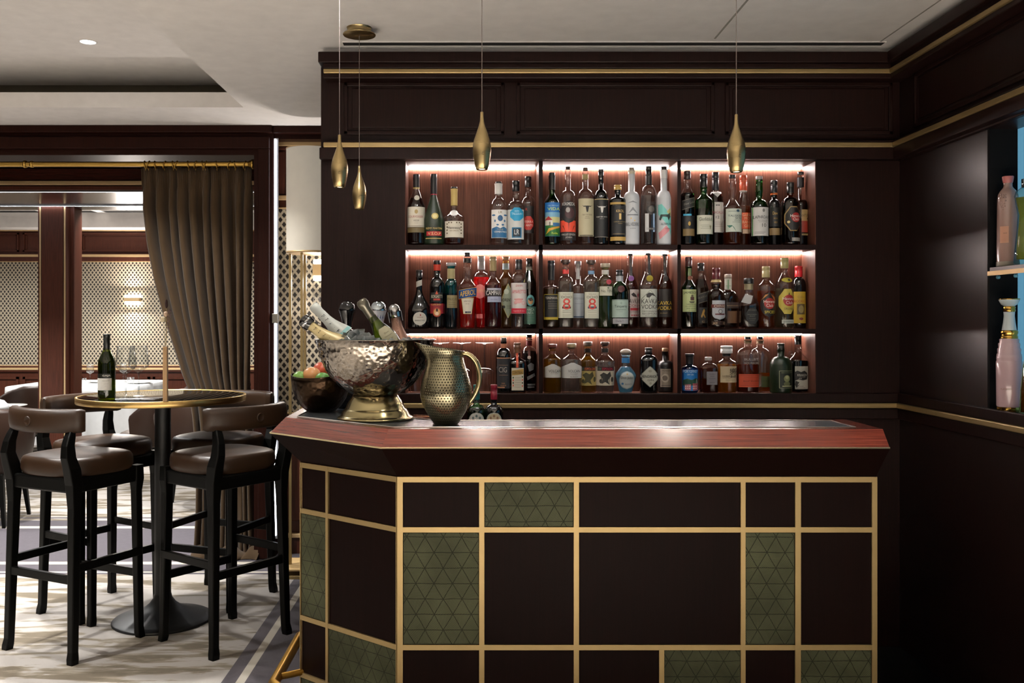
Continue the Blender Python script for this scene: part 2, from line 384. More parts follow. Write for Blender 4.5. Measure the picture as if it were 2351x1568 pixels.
gl = box(XB, XB + .02, 1.2, DN - .012, nb, nt_).build('glass_panel_1', plain('2d5468', .25, emit='6aa8c8', es=.5, name='backlit_teal_glass')); S(gl)  # backlit glass panel closing the back of the niche
# ---------------------------------------------------------------- wall behind the camera and far left end


# unseen wall behind the camera, added for reflections; openings let world light in
f = MB()
for a, b_ in ((-9.5, -6.5), (-4.6, -3.6), (-1.2, -.1), (1.5, 2.3)): f.box(a, b_, YF - .1, YF, 0, ZC)
f.box(-9.5, 2.3, YF - .1, YF, 2.35, ZC); f.box(-9.5, 2.3, YF - .1, YF, 0, .5); S(f.build('wall_front', plain('3a2a22', .6)))
# ---------------------------------------------------------------- doorway wall with its brass lined strip of light
DW = 5.70
ox1 = X(583, DW); jx = X(628, DW); oz = Z(356, DW)
wm = MB()
wm.box(ox1, jx, DW, DW + .28, 0, oz); wm.box(-9.5, jx, DW, DW + .28, oz, ZC + .035); wm.box(jx, X(760, 5.85), DW + .02, DW + .28, Z(318, DW), ZC + .035)
S(wm.build('wall_middle', WM))
fm = MB(); fm.box(-9.5, jx - .02, DW - .03, DW, oz + .035, oz + .11); fm.box(ox1 + .03, jx - .02, DW - .03, DW, 0, oz + .035); fm.box(-9.5, jx, DW - .05, DW, ZC - .045, ZC); fm.box(jx, xl + .05, DW - .03, DW + .02, ZC - .045, ZC)
S(fm.build('door_1', WM, bevel=.006))
# lattice material
def lattice():
    m, t, b, n, l = nt('lattice_wallcovering')
    tc = N(t, 'ShaderNodeTexCoord'); sp = N(t, 'ShaderNodeSeparateXYZ'); l.new(tc.outputs['Object'], sp.inputs[0])
    def ma(a, o, c=None):
        k = N(t, 'ShaderNodeMath', operation=o); l.new(a, k.inputs[0])
        if c is not None:
            if isinstance(c, (int, float)): k.inputs[1].default_value = c
            else: l.new(c, k.inputs[1])
        return k.outputs[0]
    u = ma(sp.outputs[0], 'DIVIDE', .0455); v = ma(sp.outputs[2], 'DIVIDE', .0593)
    a = ma(u, 'ADD', v); bq = ma(u, 'SUBTRACT', v)
    def st(q): return ma(ma(ma(q, 'FRACT'), 'SUBTRACT', .5), 'ABSOLUTE')
    mx = ma(st(a), 'MAXIMUM', st(bq)); mask = ma(mx, 'GREATER_THAN', .315)
    mixc = N(t, 'ShaderNodeMix', data_type='RGBA'); l.new(mask, mixc.inputs[0]); mixc.inputs[6].default_value = hx('1b1613'); mixc.inputs[7].default_value = hx('b0a48e')
    l.new(mixc.outputs[2], b.inputs['Base Color']); b.inputs['Roughness'].default_value = .5
    bp = N(t, 'ShaderNodeBump', i_Strength=.6, i_Distance=.004); l.new(mask, bp.inputs['Height']); l.new(bp.outputs[0], b.inputs['Normal'])
    return m
LAT = lattice()
DL = 5.85
lx0, lx1 = X(629, DL), X(790, DL)
S(box(lx0, lx1, DL, DL + .13, 0, ZC).build('wall_lattice', WR))
S(box(X(637, DL), lx1, DL - .012, DL, Z(946, DL), Z(481, DL)).build('wall_covering', LAT))
# brass and wood mouldings of the lattice wall
q = [16]
def sb(x0, x1, y0, y1, z0, z1, mat, bev=.003):
    o = S(box(x0, x1, y0, y1, z0, z1).build('trim_%d' % q[0], mat, bevel=bev)); q[0] += 1; return o
sb(X(637, DL), lx1, DL - .04, DL, Z(337, DL), Z(327, DL), GOLDF); sb(X(637, DL), lx1, DL - .03, DL, Z(345, DL), Z(338, DL), WR)
sb(X(637, DL), lx1, DL - .03, DL, Z(460, DL), Z(450, DL), GOLDF); sb(X(637, DL), lx1, DL - .02, DL, Z(480, DL), Z(476.5, DL), GOLDF)
sb(X(640, DL), X(655, DL), DL - .02, DL, Z(446, DL), Z(350, DL), WR); sb(X(637, DL), lx1, DL - .02, DL, Z(950, DL), Z(946, DL), GOLDF)
sb(X(655, DL), lx1, DL - .02, DL, .2, .8, WR, .01)
S(box(X(637, DL), lx1, DL - .03, DL, 0, .10).build('baseboard_back', WR)); sb(X(637, DL), lx1, DL - .04, DL, .10, .125, GOLDF)
# vertical LED strip on the door jamb
LEDM = plain('ffffff', .4, emit='eef4ff', es=9.0, name='led_strip_cool')
LEDW = plain('fffdf8', .4, emit='fff0ea', es=100.0, name='led_strip_warm')
t = thing('light_strip', (X(632, 5.70), 5.70, 0), 'thin glowing vertical strip of light on the door jamb beside the floor lamp', 'light')
box(-.004, .004, -.006, .006, .14, Z(319, 5.7)).build('tube', LEDM, t)
box(-.014, .018, .006, .014, .12, Z(317, 5.7)).build('channel', plain('b0b4bb', .3, 1), t)
zz = Z(731, 5.7); box(-.018, .018, -.014, -.004, zz - .03, zz + .03).build('clip', plain('8f8a80', .35, 1), t, bevel=.003)

# ---------------------------------------------------------------- beam with two strips of light beyond the doorway, brass lined column
DB0, DB1 = 7.25, 8.17; bz = Z(437, DB0)
S(box(-9.5, -1.0, DB0, DB1 + .35, bz, 2.95).build('wall_beam', wood('2c120c', '3e1c14', .25, (1.2, 60, 60), coat=.1, name='polished_soffit')))
sb(-9.5, -1.0, DB0 - .03, DB0, Z(424, DB0 - .03), Z(415, DB0 - .03), GOLDF); sb(-9.5, -1.0, DB0 - .02, DB0, bz, Z(428, DB0), WR)
S(box(-9.5, -1.0, DW + .28, DB0, ZC, ZC + .06).build('ceiling', WR))
for i, (d, y) in enumerate(((DB0 + .01, 437), (DB1 - .03, 471))):
    t = thing('light_strip', (-5, d, bz), ['glowing strip of light along the near edge of the glossy beam', 'glowing strip of light along the far edge of the glossy beam'][i], 'light', 'light strips under the beam')
    box(-4.5, 4, -.012, .012, -.012, 0).build('tube', LEDM, t); box(-4.5, 4, -.016, -.012, -.014, 0).build('channel', plain('9a9894', .3, 1), t)
cx0, cx1 = X(97, DB1), X(146, DB1); co = MB()
co.box(X(87, DB1), X(152, DB1), DB1, DB1 + .33, 0, bz); co.box(cx0, cx1, DB1 - .012, DB1, .12, bz); co.box(X(84, DB1), X(155, DB1), DB1 - .03, DB1 + .35, 0, .09)
co.box(X(155, DB1 + .2), X(180, DB1 + .26), DB1 + .1, DB1 + .26, 0, bz)
co.box(X(161, DB1 + .1), X(172, DB1 + .1), DB1 + .085, DB1 + .1, .1, bz)
S(co.build('wall_column', WR, bevel=.004))
for a in (91.5, 147.5): sb(X(a, DB1), X(a + 3.2, DB1), DB1 - .008, DB1, .1, bz, GOLDF, 0)
# ---------------------------------------------------------------- far dining room wall
S(box(-9.5, .5, FW, FW + .1, 0, 2.95).build('wall_far', WR))
S(box(-9.5, .5, FW - .014, FW, Z(838, FW), Z(601, FW)).build('wall_covering', LAT))
for y0, y1, m, d in ((525.5, 531, GOLDF, .04), (522, 525.5, WR, .05), (584.5, 590, GOLDF, .04), (590, 600, WR, .03), (600, 602, GOLDF, .02), (838, 840, GOLDF, .02), (840, 844, WR, .03), (844, 849, GOLDF, .04), (849, 853, WR, .03)):
    sb(-9.5, .5, FW - d, FW, Z(y1, FW), Z(y0, FW), m, .002)
fp = MB()
for a, b_ in ((-120, 44), (54, 170), (186, 345), (352, 520), (-290, -130)):
    frame_panel(fp, X(a, FW), X(b_, FW), Z(578, FW), Z(535, FW), FW, .02, .02); frame_panel(fp, X(a + 6, FW), X(b_ - 6, FW), Z(575, FW), Z(539, FW), FW, .012, .012)
    frame_panel(fp, X(a, FW), X(b_, FW), .2, .78, FW, .03, .02)
S(fp.build('trim_60', WR)); S(box(-9.5, .5, FW - .03, FW, 0, .14).build('baseboard_far', WR))
S(box(-9.6, -9.5, YF, 12.2, 0, 2.95).build('wall_left', WR))
# ---------------------------------------------------------------- bar counter
def leather_green():
    m, t, b, n, l = nt('embossed_green_leather')
    tc = N(t, 'ShaderNodeTexCoord'); sp = N(t, 'ShaderNodeSeparateXYZ'); l.new(tc.outputs['Object'], sp.inputs[0])
    def ma(a, o, c=None):
        k = N(t, 'ShaderNodeMath', operation=o)
        for i, s in enumerate((a, c)):
            if s is None: continue
            if isinstance(s, (int, float)): k.inputs[i].default_value = s
            else: l.new(s, k.inputs[i])
        return k.outputs[0]
    nw = N(t, 'ShaderNodeTexNoise', i_Scale=9.0, i_Detail=2.0); l.new(tc.outputs['Object'], nw.inputs['Vector'])
    wob = ma(ma(nw.outputs[0], 'SUBTRACT', .5), 'MULTIPLY', .16)
    H = .0505; Wd = .0602
    v = ma(ma(sp.outputs[2], 'DIVIDE', H), 'ADD', wob); u = ma(ma(sp.outputs[0], 'DIVIDE', Wd), 'ADD', wob)
    p1 = ma(u, 'ADD', ma(v, 'MULTIPLY', .5)); p2 = ma(u, 'SUBTRACT', ma(v, 'MULTIPLY', .5))
    def edge(q): return ma(ma(ma(q, 'FRACT'), 'SUBTRACT', .5), 'ABSOLUTE')
    e = ma(ma(edge(v), 'MAXIMUM', edge(p1)), 'MAXIMUM', edge(p2))
    seam = ma(e, 'GREATER_THAN', .475)
    # a different hatch direction in every triangle
    cid = ma(ma(ma(p1, 'FLOOR'), 'MULTIPLY', 3.7), 'ADD', ma(ma(ma(p2, 'FLOOR'), 'MULTIPLY', 5.3), 'ADD', ma(ma(v, 'FLOOR'), 'MULTIPLY', 1.9)))
    ang = ma(cid, 'MULTIPLY', 1.047)
    h = ma(ma(u, 'MULTIPLY', ma(ang, 'COSINE')), 'ADD', ma(v, 'MULTIPLY', ma(ang, 'SINE')))
    hs = ma(ma(h, 'MULTIPLY', 85.0), 'SINE')
    ht = ma(ma(hs, 'MULTIPLY', .5), 'ADD', .5)
    n2 = N(t, 'ShaderNodeTexNoise', i_Scale=5.0, i_Detail=3.0); l.new(tc.outputs['Object'], n2.inputs['Vector'])
    cr = N(t, 'ShaderNodeValToRGB'); l.new(n2.outputs[0], cr.inputs[0]); cr.color_ramp.elements[0].position = .35; cr.color_ramp.elements[0].color = hx('3a3c2a'); cr.color_ramp.elements[1].position = .7; cr.color_ramp.elements[1].color = hx('575a42')
    m1 = N(t, 'ShaderNodeMix', data_type='RGBA'); l.new(ma(ht, 'MULTIPLY', .8), m1.inputs[0]); l.new(cr.outputs[0], m1.inputs[6]); m1.inputs[7].default_value = hx('24261a')
    m2 = N(t, 'ShaderNodeMix', data_type='RGBA'); l.new(ma(seam, 'MULTIPLY', .8), m2.inputs[0]); l.new(m1.outputs[2], m2.inputs[6]); m2.inputs[7].default_value = hx('121209')
    l.new(m2.outputs[2], b.inputs['Base Color']); b.inputs['Roughness'].default_value = .6; b.inputs['Specular IOR Level'].default_value = .15
    hh = ma(ma(1.0, 'SUBTRACT', ma(ht, 'MULTIPLY', .35)), 'SUBTRACT', ma(seam, 'MULTIPLY', .8))
    bp = N(t, 'ShaderNodeBump', i_Strength=.5, i_Distance=.002); l.new(hh, bp.inputs['Height']); l.new(bp.outputs[0], b.inputs['Normal'])
    return m
GRN = leather_green()
WB = wood('0d0605', '160a08', .42, (60, 60, 1.0), name='bar_front_mahogany', coat=0, spec=.03)
bar = thing('bar_counter', (.3, 3.0, 0), 'dark mahogany bar counter with brass grid front and green leather tiles', 'bar counter')
O = Vector((.3, 3.0, 0))
XE = 1.308
zT, zN, zP = 1.115, Z(1028.5, 2.91), Z(1093, 3.01)
# outlines, going from the right end along the front, the chamfer and the left return
nose = [(XE, 2.91), (-.294, 2.91), (-.734, 3.312), (-.742, 3.80)]
flat = [(XE, 2.96), (-.2765, 2.96), (-.681, 3.326), (-.689, 3.80)]
body = [(XE, 3.01), (-.2527, 3.01), (-.625, 3.32), (-.628, 3.80)]
inner = [(XE, 3.25), (-.12, 3.25), (-.30, 3.42), (-.30, 3.80)]
def sub(p, z): return (p[0] - O.x, p[1] - O.y, z)
tp = MB()
for i in range(3):
    tp.add([sub(nose[i], zN), sub(nose[i + 1], zN), sub(flat[i + 1], zT), sub(flat[i], zT)], [(0, 1, 2, 3)], WT[i])
    tp.add([sub(flat[i], zT), sub(flat[i + 1], zT), sub(inner[i + 1], zT), sub(inner[i], zT)], [(0, 1, 2, 3)], WT[i])
    tp.add([sub(inner[i], zT), sub(inner[i + 1], zT), sub(inner[i + 1], zT - .04), sub(inner[i], zT - .04)], [(0, 1, 2, 3)], WT[i])
    tp.add([sub(nose[i], zN), sub(nose[i + 1], zN), sub(inner[i + 1], zT - .055), sub(inner[i], zT - .055)], [(3, 2, 1, 0)], WT[i])
tp.add([sub(nose[0], zN), sub(flat[0], zT), sub(inner[0], zT), sub(inner[0], zT - .055)], [(0, 1, 2, 3)], WT[0])
tp.add([sub(nose[3], zN), sub(flat[3], zT), sub(inner[3], zT), sub(inner[3], zT - .055)], [(3, 2, 1, 0)], WT[0])
tp.build('counter_top', None, bar)
# thin brass bead along the nose
def offp(pts, d):
    return pts
MB().tube([sub(p, zN) for p in nose], .0028, 6, smooth=False).build('brass_bead', brushed('f0dcae', .3, name='bright_brass'), bar)
ap = MB()
for i in range(3):
    ap.add([sub(nose[i], zN - .003), sub(nose[i + 1], zN - .003), sub(body[i + 1], zP), sub(body[i], zP)], [(3, 2, 1, 0)])
ap.add([sub(nose[0], zN - .003), sub(body[0], zP), sub(inner[0], zP), sub(inner[0], zT - .05)], [(3, 2, 1, 0)])
ap.build('apron', WB, bar)
# grey inlay with silver edging
def lerp(a, b, t): return (a[0] + (b[0] - a[0]) * t, a[1] + (b[1] - a[1]) * t)
e0 = (XE - .07, 3.0); f0 = (XE - .07, 3.208)
outer = [e0, (-.262, 3.0), (-.642, 3.345), (-.642, 3.74)]; inn = [f0, (-.14, 3.208), (-.34, 3.40), (-.34, 3.74)]
il = MB(); ed = MB()
for i in range(3):
    for (zz, m) in ((zT + .0008, il),):
        m.add([sub(outer[i], zz), sub(outer[i + 1], zz), sub(inn[i + 1], zz), sub(inn[i], zz)], [(0, 1, 2, 3)])
loop = outer + inn[::-1]
il.build('inlay', plain('575b60', .2, name='grey_glass_inlay', spec=.35), bar)
MB().tube([sub(p, zT + .001) for p in loop], .0022, 4, closed=True, smooth=False).build('inlay_edging', plain('d8d4cc', .25, 1), bar)
# carcass and plinth
cs = MB()
def strip(m, pa, pb, z0, z1):
    for i in range(len(pa) - 1):
        a, b_, c_, d = sub(pa[i], z0), sub(pa[i + 1], z0), sub(pb[i + 1], z0), sub(pb[i], z0)
        a2, b2, c2, d2 = sub(pa[i], z1), sub(pa[i + 1], z1), sub(pb[i + 1], z1), sub(pb[i], z1)
        m.add([a, b_, c_, d, a2, b2, c2, d2], [(3, 2, 1, 0), (4, 5, 6, 7), (0, 1, 5, 4), (1, 2, 6, 5), (2, 3, 7, 6), (3, 0, 4, 7)])
bi = [(XE, 3.022), (-.2487, 3.022), (-.613, 3.327), (-.616, 3.80)]; ii = [(XE, 3.2), (-.14, 3.2), (-.33, 3.40), (-.33, 3.80)]
strip(cs, bi, ii, .07, zP + .02); cs.build('carcass', WB, bar)
pl = MB(); strip(pl, [(XE, 3.05), (-.238, 3.05), (-.59, 3.345), (-.59, 3.80)], ii, 0, .07); pl.build('plinth', BLACK, bar)
# faces: origin, unit direction, brass verticals (distance), rows, tiles
SF = F / 3.01
zr = [zP - .002, Z(1107, 3.01), Z(1210, 3.01), Z(1222, 3.01), Z(1480, 3.01), Z(1492, 3.01)]
zlow = [.20, .183]
rowz = [(zr[1], zr[2]), (zr[3], zr[4]), (zr[5], zlow[0]), (zlow[1], .075)]
def face(p0, p1, stops, tiles):
    """stops: start and end distance of every brass upright, measured from p0; tiles: per row one entry per gap"""
    d = Vector((p1[0] - p0[0], p1[1] - p0[1], 0)); L = d.length; d.normalize(); nrm = Vector((d.y, -d.x, 0))
    if nrm.y > 0 and abs(nrm.y) > .1: nrm = -nrm
    if abs(nrm.y) <= .1: nrm = Vector((-1, 0, 0))
    rz = math.atan2(d.y, d.x)
    def local(bx0, bx1, z0, z1, out0, out1, name, mat, bev, label=None):
        o = box(bx0, bx1, out0, out1, z0, z1)
        base = Vector((p0[0], p0[1], 0)) - O
        o = o.build(name, mat, bar, bevel=bev, label=label); o.location = base; o.rotation_euler = (0, 0, rz)
        return o
    s = 1 if (Matrix.Rotation(rz, 3, 'Z') @ Vector((0, -1, 0))).dot(nrm) > 0 else -1
    def loc(a, b_, z0, z1, o0, o1, *k):
        y0, y1 = (-o1, -o0) if s > 0 else (o0, o1)
        return local(a, b_, z0, z1, y0, y1, *k)
    fb = MB()
    def fbx(a, b_, z0, z1, h=.004):
        y0, y1 = (-h, .012) if s > 0 else (-.012, h); fb.box(a, b_, y0, y1, z0, z1)
    for a, b_ in stops: fbx(a, b_, .075, zr[0])
    for z1, z0 in ((zr[0], zr[1]), (zr[2], zr[3]), (zr[4], zr[5]), (zlow[0], zlow[1])): fbx(0, L, z0, z1, .0035)
    fo = fb.build('brass_grid', GOLD, bar); fo.location = Vector((p0[0], p0[1], 0)) - O; fo.rotation_euler = (0, 0, rz)
    for r, row in enumerate(tiles):
        z1, z0 = rowz[r]
        gaps = [(stops[i][1], stops[i + 1][0]) for i in range(len(stops) - 1)]
        for g, kind in zip(gaps, row):
            if kind == '-': continue
            if kind == 'G': loc(g[0] + .001, g[1] - .001, z0 + .001, z1 - .001, -.010, .001, 'leather_panel', GRN, .003, 'embossed green leather tile with a triangle pattern')
            else: loc(g[0] + .0005, g[1] - .0005, z0 + .0005, z1 - .0005, -.011, -.002, 'wood_panel', WB, .0015)
p0, p1 = body[1], body[0]; fx = lambda px: X(px, 3.01) - p0[0]
st = [(fx(912), fx(925)), (fx(1100), fx(1112)), (fx(1317), fx(1329)), (fx(1700), fx(1711)), (fx(1825), fx(1838)), (fx(2001), fx(2013))]
face(p0, p1, st, ['WGWWW', 'GWWGW', 'WW-WG', 'WWWGW'])
# the wide third-row bay is split by one more upright
def at_front(a, b_, z0, z1, y0, y1, name, mat, bev, label=None):
    o = box(X(a, 3.01) - O.x, X(b_, 3.01) - O.x, y0 - O.y, y1 - O.y, z0, z1).build(name, mat, bar, bevel=bev, label=label)
at_front(1513, 1524.5, zlow[0], zr[5], 3.006, 3.02, 'brass_grid', GOLD, 0)
at_front(1329, 1513, zlow[0] + .001, zr[5] - .001, 3.0125, 3.022, 'wood_panel', WB, .0015)
at_front(1524.5, 1700, zlow[0] + .001, zr[5] - .001, 3.009, 3.022, 'leather_panel', GRN, .003, 'embossed green leather tile with a triangle pattern')
L2 = math.hypot(body[2][0] - body[1][0], body[2][1] - body[1][1])
def cham(px):   # distance along the chamfer of a picture column
    k = (px - VX) / F; dx, dy = body[2][0] - body[1][0], body[2][1] - body[1][1]
    t = (k * body[1][1] - body[1][0]) / (dx - k * dy); return t * L2
face(body[1], body[2], [(0, .003), (cham(754.5), cham(749)), (L2 - .002, L2)], ['WW', 'WG', 'GW', 'WG'])
face(body[2], body[3], [(0, .012), (.30, .317), (.38, .395)], ['WW', 'GW', 'WW', 'WG'])
# brass foot rail
rail = [(XE - .05, 2.86, .2), (-.30, 2.86, .2), (-.34, 2.88, .2), (-.665, 3.16, .2), (-.70, 3.21, .2), (-.70, 3.70, .2)]
rl = MB().tube([(x - O.x, y - O.y, z) for x, y, z in rail], .019, 12).build('foot_rail', brushed('c99a46', .3, (3, 220, 3), name='warm_brass'), bar)
for x, y, x2, y2 in ((1.1, 2.86, 1.1, 3.02), (.4, 2.86, .4, 3.02), (-.2, 2.86, -.2, 3.02), (-.70, 3.27, -.60, 3.335)):
    MB().tube([(x - O.x, y - O.y, .2), (x2 - O.x, y2 - O.y, .2)], .012, 10).build('rail_bracket', brushed('c99a46', .3, name='warm_brass2'), bar)
# back counter behind the bar (only its bottles show above the bar)
bcn = thing('back_counter', (.4, 3.88, 0), 'low dark back counter behind the bar under the bottle shelves', 'counter')
box(-.68, .9, -.24, .20, 0, .87).build('cabinet', WB, bcn); box(-.69, .92, -.26, .20, .87, .90).build('worktop', plain('1a1a1b', .3), bcn, bevel=.004)

# ---------------------------------------------------------------- the shelving: back panels, shelves, dividers, light strips
sh = thing('display_shelving', (0, BW, nz0), 'built-in dark wood shelving of nine lit niches holding bottles', 'shelving')
oz0 = Vector((0, BW, nz0))
def sbx(x0, x1, y0, y1, z0, z1, name, mat, bev=0, label=None):
    return box(x0 - oz0.x, x1 - oz0.x, y0 - oz0.y, y1 - oz0.y, z0 - oz0.z, z1 - oz0.z).build(name, mat, sh, bevel=bev, label=label)
sbx(nx0, nx1, BW + ND, BW + ND + .02, nz0, nz1, 'back_panel', WN)
SHZ = [Z(562, BW), Z(755, BW), Z(905, BW)]
for i in (0, 1): sbx(nx0, nx1, BW + .001, BW + ND, SHZ[i] - .022, SHZ[i], 'shelf', WN, .001)
for i in (0, 1): sbx(nx0, nx1, BW - .002, BW + .001, SHZ[i] - .022, SHZ[i], 'shelf_edge', WD, 0)
sbx(nx0, nx1, BW, BW + ND, nz0 - .002, nz0 + .0005, 'shelf', WN)
for a, b_ in ((1237, 1246), (1555, 1563)): sbx(X(a, BW), X(b_, BW), BW, BW + ND, nz0, nz1, 'divider', WN); sbx(X(a, BW), X(b_, BW), BW - .002, BW, nz0, nz1, 'divider_edge', WD)
sbx(nx0, nx0 + .003, BW, BW + ND, nz0, nz1, 'side_panel', WN); sbx(nx1 - .003, nx1, BW, BW + ND, nz0, nz1, 'side_panel', WN)
sbx(nx0, nx1, BW, BW + ND, nz1 - .003, nz1, 'top_panel', WN)
tops = [nz1 - .003, SHZ[0] - .022, SHZ[1] - .022]
for ci, (a, b_) in enumerate(cols):
    for ri in range(3):
        zt = tops[ri]; x0, x1 = X(a, BW) + .006, X(b_, BW) - .006
        sbx(x0, x1, BW + ND - .012, BW + ND - .001, zt - .0065, zt - .001, 'light_strip', LEDW)
# ---------------------------------------------------------------- bar stools
def cushion(m, hw, hd, z0, z1, n=3.4, seg=40, crown=.012, taper=0, mat=None, yo=0):
    rs = []
    prof = [(.93, 0), (.975, .10), (1, .3), (1, .62), (.985, .80), (.95, .92), (.88, .985), (.6, 1.0 + crown * 6), (.25, 1 + crown * 10), (.02, 1 + crown * 11)]
    for k, t in prof:
        ring = []
        for j in range(seg):
            a = 2 * math.pi * j / seg; ca, sa = math.cos(a), math.sin(a)
            q = 1 / ((abs(ca) ** n + abs(sa) ** n) ** (1 / n)); y = hd * sa * q * k
            ring.append((hw * ca * q * k * (1 + taper * sa), y + yo, z0 + (z1 - z0) * t))
        rs.append(ring)
    m.rings(rs, mat)
def bar_leg(m, pts, w, d, mat=None):
    rs = []
    for i, (x, y, z) in enumerate(pts):
        ww = w[i] if isinstance(w, (list, tuple)) else w; dd = d[i] if isinstance(d, (list, tuple)) else d
        rs.append([(x - ww, y - dd, z), (x + ww, y - dd, z), (x + ww, y + dd, z), (x - ww, y + dd, z)])
    m.rings(rs, mat, smooth=False)
def make_stool(loc, rz, label):
    t = thing('bar_stool', loc, label, 'bar stool', 'bar stools around the round high table', rz)
    s = MB(); cushion(s, .210, .202, .783, .868, taper=.03); s.build('seat', LEA, t)
    sm = MB(); 
    fr = MB()
    for x0, x1, y0, y1 in ((-.19, .19, -.195, -.165), (-.19, .19, .165, .195), (-.20, -.172, -.17, .17), (.172, .20, -.17, .17)): fr.box(x0, x1, y0, y1, .722, .785)
    fr.build('seat_frame', BLACK, t, bevel=.008)
    for sx in (-1, 1):
        m = MB(); bar_leg(m, [(sx * .198, .185, 0), (sx * .195, .182, .02), (sx * .193, .18, .05), (sx * .186, .172, .68), (sx * .186, .174, .735), (sx * .186, .176, .798)], [.017, .018, .0165, .019, .024, .021], [.017, .018, .0165, .019, .024, .021])
        m.build('leg', BLACK, t, bevel=.005)
        m = MB(); bar_leg(m, [(sx * .208, -.20, 0), (sx * .206, -.198, .02), (sx * .203, -.194, .05), (sx * .192, -.178, .66), (sx * .191, -.178, .76), (sx * .194, -.192, .83), (sx * .192, -.208, .88), (sx * .186, -.205, .93), (sx * .182, -.193, .965), (sx * .179, -.184, .99)],
                           [.018, .019, .017, .020, .025, .024, .021, .019, .018, .016], [.018, .019, .017, .021, .028, .030, .026, .022, .019, .014])
        m.build('leg', BLACK, t, bevel=.005)
        m = MB(); m.rings([[(sx * .200 + dx, y, .40 + dz) for dx, dz in ((-.010, -.018), (.010, -.018), (.010, .018), (-.010, .018))] for y in (-.19, .18)], smooth=False); m.build('stretcher', BLACK, t, bevel=.003)
    m = MB(); m.box(-.197, .197, -.202, -.182, .335, .372); m.build('stretcher', BLACK, t, bevel=.003)
    m = MB(); m.box(-.190, .190, .168, .188, .28, .317); m.build('stretcher', BLACK, t, bevel=.003)
    # padded backrest wrapped round the back
    rs = []; n = 26
    for i in range(n + 1):
        u = -1 + 2 * i / n; a = u * R(43); rad = .33
        cx, cy = rad * math.sin(a), -.232 + rad * (1 - math.cos(a)) * .95
        k = 1 if abs(u) < .93 else max(.25, math.sqrt(max(0, 1 - ((abs(u) - .93) / .07) ** 2)))
        nx, ny = math.sin(a), -math.cos(a); ring = []
        for j in range(16):
            b = 2 * math.pi * j / 16; cb, sb_ = math.cos(b), math.sin(b); q = 1 / ((abs(cb) ** 4 + abs(sb_) ** 4) ** .25)
            o_ = cb * q * .026 * k; h = sb_ * q * .051 * (1 - .15 * (1 - k))
            ring.append((cx + nx * o_, cy + ny * o_, 1.033 + h))
        rs.append(ring)
    m = MB(); m.rings(rs); bk = m.build('backrest', LEA, t)
    m = MB(); m.lathe([(.0205, 0), (.0205, .004), (.018, .0065), (.0165, .0065), (.015, .005), (.001, .005)], seg=24, rot=Matrix.Rotation(R(90), 3, 'X'))
    b = m.build('button', LEA, bk); b.location = (0, -.256, 1.033)
    return t
def rot_of(dx, dy): return math.atan2(-dx, dy)
st0 = make_stool((-1.81, 4.205, 0), rot_of(.447, .894), 'brown leather bar stool at the front left with its curved back to the viewer')
dup(st0, (-1.163, 4.277, 0), rot_of(-.80, .60), 'brown leather bar stool at the front right, tucked beside the bar counter')
dup(st0, (-1.895, 4.70, 0), rot_of(.85, -.52), 'brown leather bar stool on the far left of the round high table, half hidden')
dup(st0, (-1.35, 4.875, 0), rot_of(-.33, -.94), 'brown leather bar stool behind the round high table, facing the viewer near the curtain')
# ---------------------------------------------------------------- high round table
TX, TY = X(373, 4.52), 4.525
t = thing('high_table', (TX, TY, 0), 'round high table with black glass top, brass rim and black pedestal', 'table')
MB().lathe([(.001, 0), (.236, 0), (.238, .006), (.232, .012), (.20, .022), (.14, .040), (.09, .062), (.062, .085), (.045, .11), (.04, .13)], seg=64, cap1=True).build('base', plain('101113', .45, name='black_cast_iron'), t)
MB().lathe([(.039, .12), (.038, 1.05)], seg=32).build('pole', BLKM, t)
MB().lathe([(.12, 1.045), (.12, 1.068), (.37, 1.07), (.37, 1.071)], seg=48).build('mounting_plate', BLKM, t)
MB().lathe([(.386, 1.0715), (.386, 1.099), (.384, 1.1), (.001, 1.1)], seg=96).build('table_top', plain('080807', .03, name='black_glass', coat=.3), t)
MB().lathe([(.387, 1.071), (.3955, 1.071), (.397, 1.073), (.397, 1.0985), (.3955, 1.1005), (.387, 1.1005), (.387, 1.071)], seg=96, cap0=False, cap1=False).build('brass_rim', brushed('d2b070', .3, (2, 2, 60), name='rim_brass'), t)
# wine bottle on the high table
GG = thin_glass((.42, .50, .06), (.05, .09, .005), .04, name='olive_glass')
wbx = W(245, 918, 4.25); wbx.z = 1.1003
t = thing('wine_bottle', wbx, 'green white wine bottle with pale label standing on the round high table', 'bottle')
MB().lathe([(.001, .002), (.030, 0), (.037, .002), (.0385, .01), (.0385, .165), (.036, .185), (.028, .205), (.019, .222), (.0145, .235), (.0138, .25), (.0138, .30)], seg=32).build('bottle_glass', GG, t)
MB().lathe([(.001, .012), (.034, .01), (.036, .02), (.036, .165), (.033, .185), (.025, .205), (.015, .222), (.001, .223)], seg=32).build('wine', liquid('76800a', .12), t)
MB().lathe([(.0142, .228), (.0145, .232), (.0145, .285), (.0155, .286), (.0155, .298), (.014, .303), (.001, .303)], seg=24).build('capsule', plain('0d1210', .35), t)
def curved_label(parent, name, R_, a0, a1, z0, z1, mat, texts=(), nseg=14):
    m = MB(); rows_ = []
    for z in (z0, z1): rows_.append([(R_ * math.sin(a0 + (a1 - a0) * i / nseg), -R_ * math.cos(a0 + (a1 - a0) * i / nseg), z) for i in range(nseg + 1)])
    m.rings(rows_, mat, False, False, closed=False)
    for s, ac, zc, wd, hg, col in texts:
        vs, fs = text2d(s); RR = R_ + .0005
        m.add([(RR * math.sin(ac + (x - .5) * wd / R_), -RR * math.cos(ac + (x - .5) * wd / R_), zc + (y - .5) * hg) for x, y in vs], fs, plain(col, .5))
    return m.build(name, mat, parent)
